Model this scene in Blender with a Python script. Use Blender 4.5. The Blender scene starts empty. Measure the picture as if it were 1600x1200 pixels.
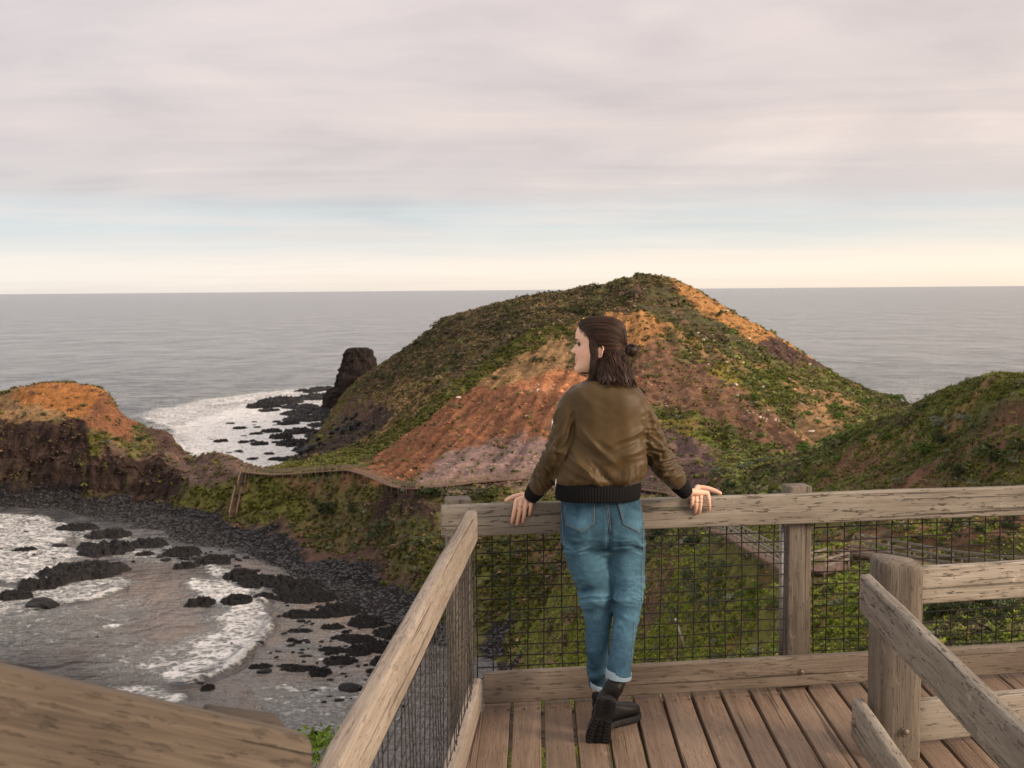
import bpy, bmesh, math, random
import numpy as np
from mathutils import Vector, Matrix
from mathutils.bvhtree import BVHTree

random.seed(7)
RNG = np.random.default_rng(11)
SC = bpy.context.scene
COL = SC.collection

# ------------------------------------------------------------------ camera
FPX = 1850.0                       # focal length in pixels of the 1600 px wide photograph
PITCH = math.atan(147.5 / FPX)
ROLL = 0.0081
CAM = Vector((0.0, 0.0, 1.8))
_r, _u = Vector((1, 0, 0)), Vector((0, math.sin(PITCH), math.cos(PITCH)))
FWD = Vector((0, math.cos(PITCH), -math.sin(PITCH)))
RC = _r * math.cos(ROLL) - _u * math.sin(ROLL)
UC = _u * math.cos(ROLL) + _r * math.sin(ROLL)
SEA = -47.0

def ray(px, py):
    """survey direction of a measured photo point, scaled so that y = 1"""
    d = FWD + RC * ((px - 800.0) / FPX) + UC * ((600.0 - py) / FPX)
    return d / d.y
def at(px, py, D):
    return CAM + ray(px, py) * D
def atz(px, py, z):
    d = ray(px, py)
    return CAM + d * ((z - CAM.z) / d.z)

cam_data = bpy.data.cameras.new('camera')
cam = bpy.data.objects.new('camera', cam_data)
COL.objects.link(cam)
cam.matrix_world = Matrix(((RC.x, UC.x, -FWD.x, CAM.x), (RC.y, UC.y, -FWD.y, CAM.y), (RC.z, UC.z, -FWD.z, CAM.z), (0, 0, 0, 1)))
cam_data.sensor_width = 36.0
cam_data.lens = 36.0 * FPX / 1600.0
cam_data.clip_start = 0.05
cam_data.clip_end = 200000.0
cam_data.dof.use_dof = True
cam_data.dof.focus_distance = 4.95
cam_data.dof.aperture_fstop = 10.0
SC.camera = cam

# ------------------------------------------------------------------ noise
_perm = np.random.default_rng(3).permutation(4096)
def _hash(*ii):
    h = np.zeros_like(ii[0])
    for i in ii:
        h = _perm[(h + i) & 4095]
    return h
def noise3(p, seed=0):
    """gradient noise, about -1 .. 1, p: (N,3)"""
    p = np.asarray(p, dtype=np.float64)
    i = np.floor(p).astype(np.int64); f = p - i
    w = f * f * f * (f * (f * 6 - 15) + 10)
    out = np.zeros(len(p))
    for a in (0, 1):
        for b in (0, 1):
            for c in (0, 1):
                h = _hash(i[:, 0] + a + seed * 17, i[:, 1] + b, i[:, 2] + c)
                th = h * (2 * math.pi / 4096.0); z = ((h * 31) % 4096) / 2048.0 - 1.0
                s = np.sqrt(np.maximum(0, 1 - z * z))
                g = s * np.cos(th) * (f[:, 0] - a) + s * np.sin(th) * (f[:, 1] - b) + z * (f[:, 2] - c)
                wt = (w[:, 0] if a else 1 - w[:, 0]) * (w[:, 1] if b else 1 - w[:, 1]) * (w[:, 2] if c else 1 - w[:, 2])
                out += wt * g
    return out * 1.6
def fbm(p, octaves=4, seed=0, gain=0.5, ridged=False):
    p = np.asarray(p, dtype=np.float64)
    if p.shape[1] == 2:
        p = np.concatenate([p, np.zeros((len(p), 1))], axis=1)
    out = np.zeros(len(p)); a = 1.0; tot = 0.0
    for o in range(octaves):
        n = noise3(p * (2.03 ** o) + 13.7 * o, seed + o)
        out += a * ((1 - 2 * np.abs(n)) if ridged else n)
        tot += a; a *= gain
    return out / tot
def smooth(a, b, x):
    t = np.clip((x - a) / (b - a), 0, 1)
    return t * t * (3 - 2 * t)
def pchip(x, y, xq):
    """monotone cubic interpolation"""
    x = np.asarray(x, float); y = np.asarray(y, float); xq = np.clip(np.asarray(xq, float), x[0], x[-1])
    h = np.diff(x); d = np.diff(y) / h
    m = np.zeros_like(x); m[0], m[-1] = d[0], d[-1]
    for k in range(1, len(x) - 1):
        if d[k - 1] * d[k] > 0:
            w1, w2 = 2 * h[k] + h[k - 1], h[k] + 2 * h[k - 1]
            m[k] = (w1 + w2) / (w1 / d[k - 1] + w2 / d[k])
    i = np.clip(np.searchsorted(x, xq) - 1, 0, len(x) - 2)
    t = (xq - x[i]) / h[i]
    return y[i] * (1 + 2 * t) * (1 - t) ** 2 + m[i] * h[i] * t * (1 - t) ** 2 + y[i + 1] * t * t * (3 - 2 * t) + m[i + 1] * h[i] * t * t * (t - 1)
def inpoly(P, poly):
    x, y = P[:, 0], P[:, 1]; inside = np.zeros(len(P), bool)
    n = len(poly)
    for i in range(n):
        x1, y1 = poly[i][0], poly[i][1]; x2, y2 = poly[(i + 1) % n][0], poly[(i + 1) % n][1]
        if y1 == y2: continue
        c = ((y1 > y) != (y2 > y)) & (x < (x2 - x1) * (y - y1) / (y2 - y1) + x1)
        inside ^= c
    return inside
def polydist(P, poly):
    """distance to a closed outline"""
    best = np.full(len(P), 1e9); n = len(poly)
    for i in range(n):
        a = np.array(poly[i][:2], float); b = np.array(poly[(i + 1) % n][:2], float)
        ab = b - a; L = max((ab ** 2).sum(), 1e-9)
        t = np.clip(((P - a) @ ab) / L, 0, 1)
        best = np.minimum(best, np.hypot(P[:, 0] - a[0] - t * ab[0], P[:, 1] - a[1] - t * ab[1]))
    return best

# ------------------------------------------------------------------ mesh helpers
def np_mesh(name, V, F, smooth_faces=True, colors=None, attrs=None):
    """V (N,3); F (M,k) array of equal polygons, or list of such arrays"""
    me = bpy.data.meshes.new(name)
    Fs = F if isinstance(F, list) else [F]
    V = np.ascontiguousarray(V, dtype=np.float32)
    me.vertices.add(len(V)); me.vertices.foreach_set('co', V.ravel())
    loops = np.concatenate([f.ravel() for f in Fs]).astype(np.int32)
    sizes = np.concatenate([np.full(len(f), f.shape[1], np.int32) for f in Fs])
    starts = np.concatenate([[0], np.cumsum(sizes)[:-1]]).astype(np.int32)
    me.loops.add(len(loops)); me.loops.foreach_set('vertex_index', loops)
    me.polygons.add(len(sizes)); me.polygons.foreach_set('loop_start', starts); me.polygons.foreach_set('loop_total', sizes)
    me.polygons.foreach_set('use_smooth', np.full(len(sizes), smooth_faces))
    me.update(calc_edges=True)
    if colors is not None:
        a = me.attributes.new('tint', 'FLOAT_COLOR', 'POINT')
        c = np.concatenate([colors, np.ones((len(colors), 1))], axis=1).astype(np.float32)
        a.data.foreach_set('color', c.ravel())
    for k, v in (attrs or {}).items():
        a = me.attributes.new(k, 'FLOAT', 'POINT'); a.data.foreach_set('value', np.asarray(v, np.float32))
    return me
def tag(o, label=None, cat=None, group=None, kind=None):
    if label: o['label'] = label
    if cat: o['category'] = cat
    if group: o['group'] = group
    if kind: o['kind'] = kind
    return o
def link(name, me, mat=None, parent=None):
    o = bpy.data.objects.new(name, me); COL.objects.link(o)
    if mat is not None and not me.materials: me.materials.append(mat)
    if parent is not None: o.parent = parent
    return o
def empty(name, loc=(0, 0, 0), rotz=0.0):
    o = bpy.data.objects.new(name, None); COL.objects.link(o)
    o.location = loc; o.rotation_euler = (0, 0, rotz); o.empty_display_size = 0.2
    return o
def struct(o, kind='structure'):
    o['kind'] = kind; return o
def copy_thing(root, loc, rotz=None, scale=None, label=None, group=None):
    """a copy of a thing with its parts and sub-parts"""
    r = root.copy(); COL.objects.link(r); r.location = loc
    if rotz is not None: r.rotation_euler = (0, 0, rotz)
    if scale is not None: r.scale = scale
    if label: r['label'] = label
    if group: r['group'] = group
    for ch in list(root.children):
        c = ch.copy(); COL.objects.link(c); c.parent = r
        for g in ch.children:
            d = g.copy(); COL.objects.link(d); d.parent = c
    return r

# ------------------------------------------------------------------ materials
def new_mat(name):
    m = bpy.data.materials.new(name); m.use_nodes = True
    nt = m.node_tree; nt.nodes.clear()
    out = nt.nodes.new('ShaderNodeOutputMaterial'); b = nt.nodes.new('ShaderNodeBsdfPrincipled')
    nt.links.new(b.outputs[0], out.inputs[0])
    return m, nt, b
class NT:
    """tiny node-graph writer"""
    def __init__(s, nt): s.nt = nt
    def n(s, t, **kw):
        nd = s.nt.nodes.new('ShaderNode' + t)
        for k, v in kw.items(): setattr(nd, k, v)
        return nd
    def l(s, a, b): s.nt.links.new(a, b)
    def put(s, inp, v):
        if hasattr(v, 'is_output'): s.l(v, inp)
        else: inp.default_value = v
    def math(s, op, a, b=0.0, c=None, clamp=False):
        nd = s.n('Math', operation=op); nd.use_clamp = clamp
        s.put(nd.inputs[0], a); s.put(nd.inputs[1], b)
        if c is not None: s.put(nd.inputs[2], c)
        return nd.outputs[0]
    def vmath(s, op, a, b=(0, 0, 0)):
        nd = s.n('VectorMath', operation=op); s.put(nd.inputs[0], a); s.put(nd.inputs[1], b); return nd.outputs[0]
    def mix(s, f, a, b, blend='MIX'):
        nd = s.n('Mix', data_type='RGBA', blend_type=blend)
        s.put(nd.inputs[0], f); s.put(nd.inputs[6], a if hasattr(a, 'is_output') else (*a, 1)); s.put(nd.inputs[7], b if hasattr(b, 'is_output') else (*b, 1))
        return nd.outputs[2]
    def ramp(s, f, stops, interp='LINEAR'):
        nd = s.n('ValToRGB'); cr = nd.color_ramp; cr.interpolation = interp
        while len(cr.elements) < len(stops): cr.elements.new(0.5)
        for e, (p, c) in zip(cr.elements, stops):
            e.position = p; e.color = (c, c, c, 1) if not hasattr(c, '__len__') else (*c, 1)
        s.put(nd.inputs[0], f); return nd.outputs[0]
    def noise(s, vec, scale, detail=4.0, rough=0.55, dist=0.0):
        nd = s.n('TexNoise'); s.put(nd.inputs['Vector'], vec)
        nd.inputs['Scale'].default_value = scale; nd.inputs['Detail'].default_value = detail
        nd.inputs['Roughness'].default_value = rough; nd.inputs['Distortion'].default_value = dist
        return nd.outputs[0]
    def voro(s, vec, scale, feature='F1', out=0):
        nd = s.n('TexVoronoi', feature=feature); s.put(nd.inputs['Vector'], vec); nd.inputs['Scale'].default_value = scale
        return nd.outputs[out]
    def coord(s, which='Object'):
        return s.n('TexCoord').outputs[which]
    def mapping(s, vec, scale=(1, 1, 1), rot=(0, 0, 0), loc=(0, 0, 0)):
        nd = s.n('Mapping'); s.put(nd.inputs[0], vec)
        nd.inputs['Location'].default_value = loc; nd.inputs['Rotation'].default_value = rot; nd.inputs['Scale'].default_value = scale
        return nd.outputs[0]
    def bump(s, height, strength=0.5, dist=0.01, normal=None):
        nd = s.n('Bump'); s.put(nd.inputs['Height'], height)
        nd.inputs['Strength'].default_value = strength; nd.inputs['Distance'].default_value = dist
        if normal is not None: s.l(normal, nd.inputs['Normal'])
        return nd.outputs[0]
    def attr(s, name, out=0):
        nd = s.n('Attribute'); nd.attribute_name = name; return nd.outputs[out]

def mat_simple(name, color, rough=0.6, metal=0.0, var=0.15, scale=20.0, bump=0.0, spec=0.5):
    m, nt, b = new_mat(name); g = NT(nt)
    c = g.coord(); n = g.noise(c, scale, 5)
    lo = tuple(max(0, v * (1 - var)) for v in color); hi = tuple(v * (1 + var) for v in color)
    g.l(g.ramp(n, [(0.3, lo), (0.7, hi)]), b.inputs['Base Color'])
    b.inputs['Roughness'].default_value = rough; b.inputs['Metallic'].default_value = metal
    b.inputs['Specular IOR Level'].default_value = spec
    if bump: g.l(g.bump(n, bump, 0.02), b.inputs['Normal'])
    return m

def mat_wood(name, dark, light, grey, scale=1.0, rough=0.85, pits=0.5, top_pale=0.0):
    """weathered timber; the grain runs along the object's local x"""
    m, nt, b = new_mat(name); g = NT(nt)
    info = g.n('ObjectInfo'); c = g.coord()
    off = g.n('CombineXYZ'); 
    for k in range(3): g.l(g.math('MULTIPLY', info.outputs['Random'], 37.0 + 11 * k), off.inputs[k])
    p = g.vmath('ADD', c, off.outputs[0])
    grain = g.noise(g.mapping(p, (1.6 * scale, 34 * scale, 34 * scale)), 1.0, 6, 0.6, 0.3)
    fine = g.noise(g.mapping(p, (6 * scale, 190 * scale, 190 * scale)), 1.0, 4, 0.6)
    blotch = g.noise(g.mapping(p, (2.2, 5, 5)), 1.0, 4, 0.6)
    col = g.ramp(grain, [(0.32, dark), (0.5, light), (0.68, grey)])
    col = g.mix(g.math('MULTIPLY', g.ramp(fine, [(0.38, 1.0), (0.58, 0.0)]), 0.45), col, tuple(v * 0.45 for v in dark))
    col = g.mix(g.math('MULTIPLY', g.ramp(blotch, [(0.38, 0.0), (0.68, 1.0)]), 0.55), col, grey)
    lich = g.noise(g.mapping(p, (9, 14, 14)), 1.0, 5, 0.7)
    col = g.mix(g.math('MULTIPLY', g.ramp(lich, [(0.62, 0.0), (0.70, 1.0)]), 0.35), col, tuple(min(1, v * 1.7) for v in grey))
    pit = g.noise(g.mapping(p, (17 * scale, 95 * scale, 95 * scale)), 1.0, 3, 0.62)
    pitm = g.ramp(pit, [(0.585, 0.0), (0.66, 1.0)])
    crk = g.noise(g.mapping(p, (0.9 * scale, 70 * scale, 70 * scale)), 1.0, 2, 0.5)
    crkm = g.ramp(crk, [(0.655, 0.0), (0.675, 1.0)])
    col = g.mix(g.math('MULTIPLY', pitm, pits), col, tuple(v * 0.35 for v in dark))
    col = g.mix(g.math('MULTIPLY', crkm, 0.6), col, tuple(v * 0.16 for v in dark))
    stain = g.noise(g.mapping(p, (0.9, 2, 2)), 1.0, 3, 0.5)
    col = g.mix(g.math('MULTIPLY', g.ramp(stain, [(0.45, 0.0), (0.7, 1.0)]), 0.35), col, tuple(v * 0.5 for v in dark))
    hs = g.n('HueSaturation'); g.l(col, hs.inputs['Color'])
    g.l(g.math('MULTIPLY_ADD', info.outputs['Random'], 0.34, 0.83), hs.inputs['Value'])
    g.l(hs.outputs[0], b.inputs['Base Color'])
    b.inputs['Roughness'].default_value = rough; b.inputs['Specular IOR Level'].default_value = 0.25
    h = g.math('ADD', g.math('MULTIPLY', grain, 0.7), g.math('SUBTRACT', g.math('MULTIPLY', fine, 0.35), g.math('ADD', g.math('MULTIPLY', pitm, 0.4), g.math('MULTIPLY', crkm, 1.2))))
    g.l(g.bump(h, 0.8, 0.006), b.inputs['Normal'])
    return m

# ------------------------------------------------------------------ timber
def timber_mesh(name, L, W, T, r=0.006, wob=0.0015, seg=None, seed=0, ends=(0, 0), endz=0.0):
    """a plank: local x along its length from 0 to L, z its width W (from 0 down), y its thickness T (from 0 back); rounded edges,
    a little wobble. ends: how far the (start, end) face shifts in x per metre of y (mitred ends)"""
    k = 3; prof = []
    for cy, cz, a0 in ((T - r, -r, 0), (r, -r, 90), (r, -W + r, 180), (T - r, -W + r, 270)):
        for i in range(k + 1):
            a = math.radians(a0 + 90.0 * i / k); prof.append((cy + r * math.cos(a), cz + r * math.sin(a)))
    prof = np.array(prof); m = len(prof)
    seg = seg or max(2, int(L / 0.08))
    xs = [0.0, r * 0.5] + [L * i / seg for i in range(1, seg)] + [L - r * 0.5, L]
    rings = []
    ctr = prof.mean(0)
    for i, x in enumerate(xs):
        sc = 1.0
        p = prof.copy()
        if i == 0 or i == len(xs) - 1:
            d = p - ctr; p = ctr + d * (1 - 0.5 * r / np.maximum(np.abs(d).max(1), r))[:, None]
        e = ends[0] if x < L / 2 else ends[1]
        xx = np.full(m, x) + (e * p[:, 0] if (i < 2 or i > len(xs) - 3) else 0) + endz * p[:, 1] * (x > L / 2) * max(0.0, 2 * x / L - 1)
        rings.append(np.stack([xx, p[:, 0], p[:, 1]], 1))
    V = np.concatenate(rings)
    n = fbm(V * np.array([2.2, 9, 9]) + seed * 3.3, 3)
    n2 = fbm(V * np.array([2.2, 9, 9]) + seed * 3.3 + 50, 3)
    V[:, 1] += n * wob; V[:, 2] += n2 * wob
    nr = len(xs); F = []
    for i in range(nr - 1):
        a = i * m + np.arange(m); b2 = i * m + (np.arange(m) + 1) % m
        F.append(np.stack([a, b2, b2 + m, a + m], 1))
    caps = [np.arange(m)[::-1][None, :], ((nr - 1) * m + np.arange(m))[None, :]]
    return np_mesh(name, V, [np.concatenate(F)] + caps)
def timber(name, p0, p1, W, T, mat, parent=None, up=(0, 0, 1), seed=0, **kw):
    """plank from p0 to p1 along the TOP NEAR edge; width runs down from 'up', thickness runs to y_local = up x dir"""
    p0, p1 = Vector(p0), Vector(p1); d = (p1 - p0); L = d.length; d.normalize()
    up = Vector(up); y = up.cross(d).normalized(); z = d.cross(y).normalized()
    me = timber_mesh(name, L, W, T, seed=seed, **kw)
    o = link(name, me, mat)
    o.matrix_world = Matrix(((d.x, y.x, z.x, p0.x), (d.y, y.y, z.y, p0.y), (d.z, y.z, z.z, p0.z), (0, 0, 0, 1)))
    if parent is not None:
        mw = o.matrix_world.copy(); o.parent = parent
        o.matrix_parent_inverse = Matrix.Identity(4)
        pm = Matrix.Translation(parent.location) @ parent.rotation_euler.to_matrix().to_4x4()
        o.matrix_basis = pm.inverted() @ mw
    return o
def attach(o, parent):
    """parent o, whose mesh is in world coordinates, to a thing placed at its base"""
    pm = Matrix.Translation(parent.location) @ parent.rotation_euler.to_matrix().to_4x4()
    o.parent = parent; o.matrix_parent_inverse = Matrix.Identity(4); o.matrix_basis = pm.inverted()
    return o
def tube_np(path, radius, n=6, closed_caps=True):
    """V, quads, caps of a tube along path (k,3); radius scalar or (k,)"""
    P = np.asarray(path, float); k = len(P); R = np.broadcast_to(np.asarray(radius, float), (k,))
    T = np.gradient(P, axis=0); T /= np.maximum(np.linalg.norm(T, axis=1), 1e-9)[:, None]
    ref = np.array([0, 0, 1.0]) if abs(T[:, 2]).mean() < 0.8 else np.array([0, 1.0, 0])
    U = np.cross(T, ref); U /= np.maximum(np.linalg.norm(U, axis=1), 1e-9)[:, None]
    W = np.cross(T, U)
    a = np.arange(n) * 2 * math.pi / n
    V = (P[:, None] + R[:, None, None] * (np.cos(a)[None, :, None] * U[:, None] + np.sin(a)[None, :, None] * W[:, None])).reshape(-1, 3)
    i = np.arange(k - 1)[:, None] * n; j = np.arange(n)[None, :]; j2 = (j + 1) % n
    F = np.stack([i + j, i + j2, i + n + j2, i + n + j], -1).reshape(-1, 4)
    caps = np.array([np.arange(n)[::-1], (k - 1) * n + np.arange(n)])
    return V, F, caps
def merge_np(parts):
    """list of (V, quads, caps|None) -> V, [F...]"""
    Vs, Qs, Cs, off = [], [], {}, 0
    for V, F, C in parts:
        Vs.append(V); Qs.append(F + off)
        if C is not None: Cs.setdefault(C.shape[1], []).append(C + off)
        off += len(V)
    return np.concatenate(Vs), [np.concatenate(Qs)] + [np.concatenate(c) for c in Cs.values()]
# ------------------------------------------------------------------ sky and light
SUN_AZ = math.radians(114.0)      # clockwise from straight ahead
SUN_EL = math.radians(21.0)
w = bpy.data.worlds.new('World'); SC.world = w; w.use_nodes = True
nt = w.node_tree; nt.nodes.clear(); g = NT(nt)
out = g.n('OutputWorld')
sky = g.n('TexSky'); sky.sky_type = 'NISHITA'; sky.sun_disc = False
sky.sun_elevation = SUN_EL; sky.sun_rotation = SUN_AZ
bg1 = g.n('Background'); g.l(sky.outputs[0], bg1.inputs[0]); bg1.inputs[1].default_value = 0.09
d = g.n('TexCoord').outputs['Generated']
sep = g.n('SeparateXYZ'); g.l(d, sep.inputs[0])
x, y, z = sep.outputs
zc = g.math('MAXIMUM', z, 0.0)
inv = g.math('DIVIDE', 1.0, g.math('ADD', zc, 0.045))
pl = g.n('CombineXYZ'); g.l(g.math('MULTIPLY', x, inv), pl.inputs[0]); g.l(g.math('MULTIPLY', y, inv), pl.inputs[1])
big = g.noise(g.mapping(pl.outputs[0], (0.42, 0.75, 1), (0, 0, 0.12)), 1.0, 5, 0.55, 0.4)
streak = g.noise(g.mapping(pl.outputs[0], (0.42, 0.95, 1), (0, 0, 0.10), (3, 7, 0)), 1.0, 6, 0.56, 0.7)
low = g.noise(g.mapping(d, (3.0, 3.0, 60.0), (0, 0.004, 0)), 1.0, 5, 0.6, 0.2)
soft = g.noise(g.mapping(d, (5.0, 5.0, 15.0), (0, 0.03, 0), (5, 1, 2)), 1.0, 4, 0.5, 0.3)
zw = g.math('ADD', zc, g.math('MULTIPLY', g.math('SUBTRACT', big, 0.5), 0.020))
zw = g.math('ADD', zw, g.math('MULTIPLY', g.math('SUBTRACT', low, 0.5), 0.012))
base = g.ramp(zw, [(0.0, (0.70, 0.635, 0.58)), (0.016, (0.78, 0.715, 0.655)), (0.027, (0.72, 0.675, 0.635)), (0.037, (0.62, 0.63, 0.625)),
                   (0.050, (0.545, 0.585, 0.60)), (0.068, (0.545, 0.565, 0.575)), (0.080, (0.565, 0.515, 0.505)),
                   (0.13, (0.60, 0.525, 0.50)), (0.20, (0.635, 0.56, 0.535)), (0.25, (0.66, 0.58, 0.555)), (0.5, (0.84, 0.77, 0.74)), (1.0, (0.96, 0.90, 0.87))])
tex = g.ramp(g.math('MULTIPLY_ADD', streak, 0.45, g.math('MULTIPLY', soft, 0.55)), [(0.34, (0.80, 0.80, 0.84)), (0.48, (0.95, 0.955, 0.98)), (0.56, (1.03, 1.015, 1.015)), (0.66, (1.16, 1.14, 1.125))])
above = g.ramp(zw, [(0.03, 0.0), (0.085, 1.0)])
col = g.mix(above, base, g.mix(1.0, base, tex, 'MULTIPLY'))
# broken bands of bright cloud and blue gap low down
band = g.ramp(low, [(0.44, 0.0), (0.62, 1.0)])
lowmask = g.ramp(zc, [(0.026, 0.0), (0.045, 1.0), (0.062, 1.0), (0.08, 0.0)])
col = g.mix(g.math('MULTIPLY', g.math('MULTIPLY', band, lowmask), 0.45), col, (0.70, 0.61, 0.58))
right = g.ramp(g.math('MULTIPLY_ADD', x, 1.0, 0.5), [(0.15, 0.0), (0.95, 1.0)])
warm = g.ramp(zc, [(0.0, 1.0), (0.03, 0.85), (0.07, 0.25), (0.25, 0.35)])
col = g.mix(g.math('MULTIPLY', right, warm), col, g.mix(1.0, col, (1.16, 1.07, 0.95), 'MULTIPLY'))
bg2 = g.n('Background'); g.l(col, bg2.inputs[0]); bg2.inputs[1].default_value = 1.0
mx = g.n('MixShader'); mx.inputs[0].default_value = 0.90
g.l(bg1.outputs[0], mx.inputs[1]); g.l(bg2.outputs[0], mx.inputs[2]); g.l(mx.outputs[0], out.inputs[0])

sl = bpy.data.lights.new('sun', 'SUN'); sl.energy = 3.2; sl.angle = math.radians(20); sl.color = (1.0, 0.80, 0.60)
sun = bpy.data.objects.new('sun', sl); COL.objects.link(sun)
sdir = Vector((math.sin(SUN_AZ) * math.cos(SUN_EL), math.cos(SUN_AZ) * math.cos(SUN_EL), math.sin(SUN_EL)))
sun.rotation_euler = sdir.to_track_quat('Z', 'Y').to_euler()
SC.view_settings.view_transform = 'Standard'; SC.view_settings.look = 'None'
SC.view_settings.exposure = 0.42; SC.view_settings.gamma = 1.0
SC.cycles.max_bounces = 6; SC.cycles.diffuse_bounces = 3; SC.cycles.glossy_bounces = 3
SC.cycles.use_denoising = True
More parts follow.
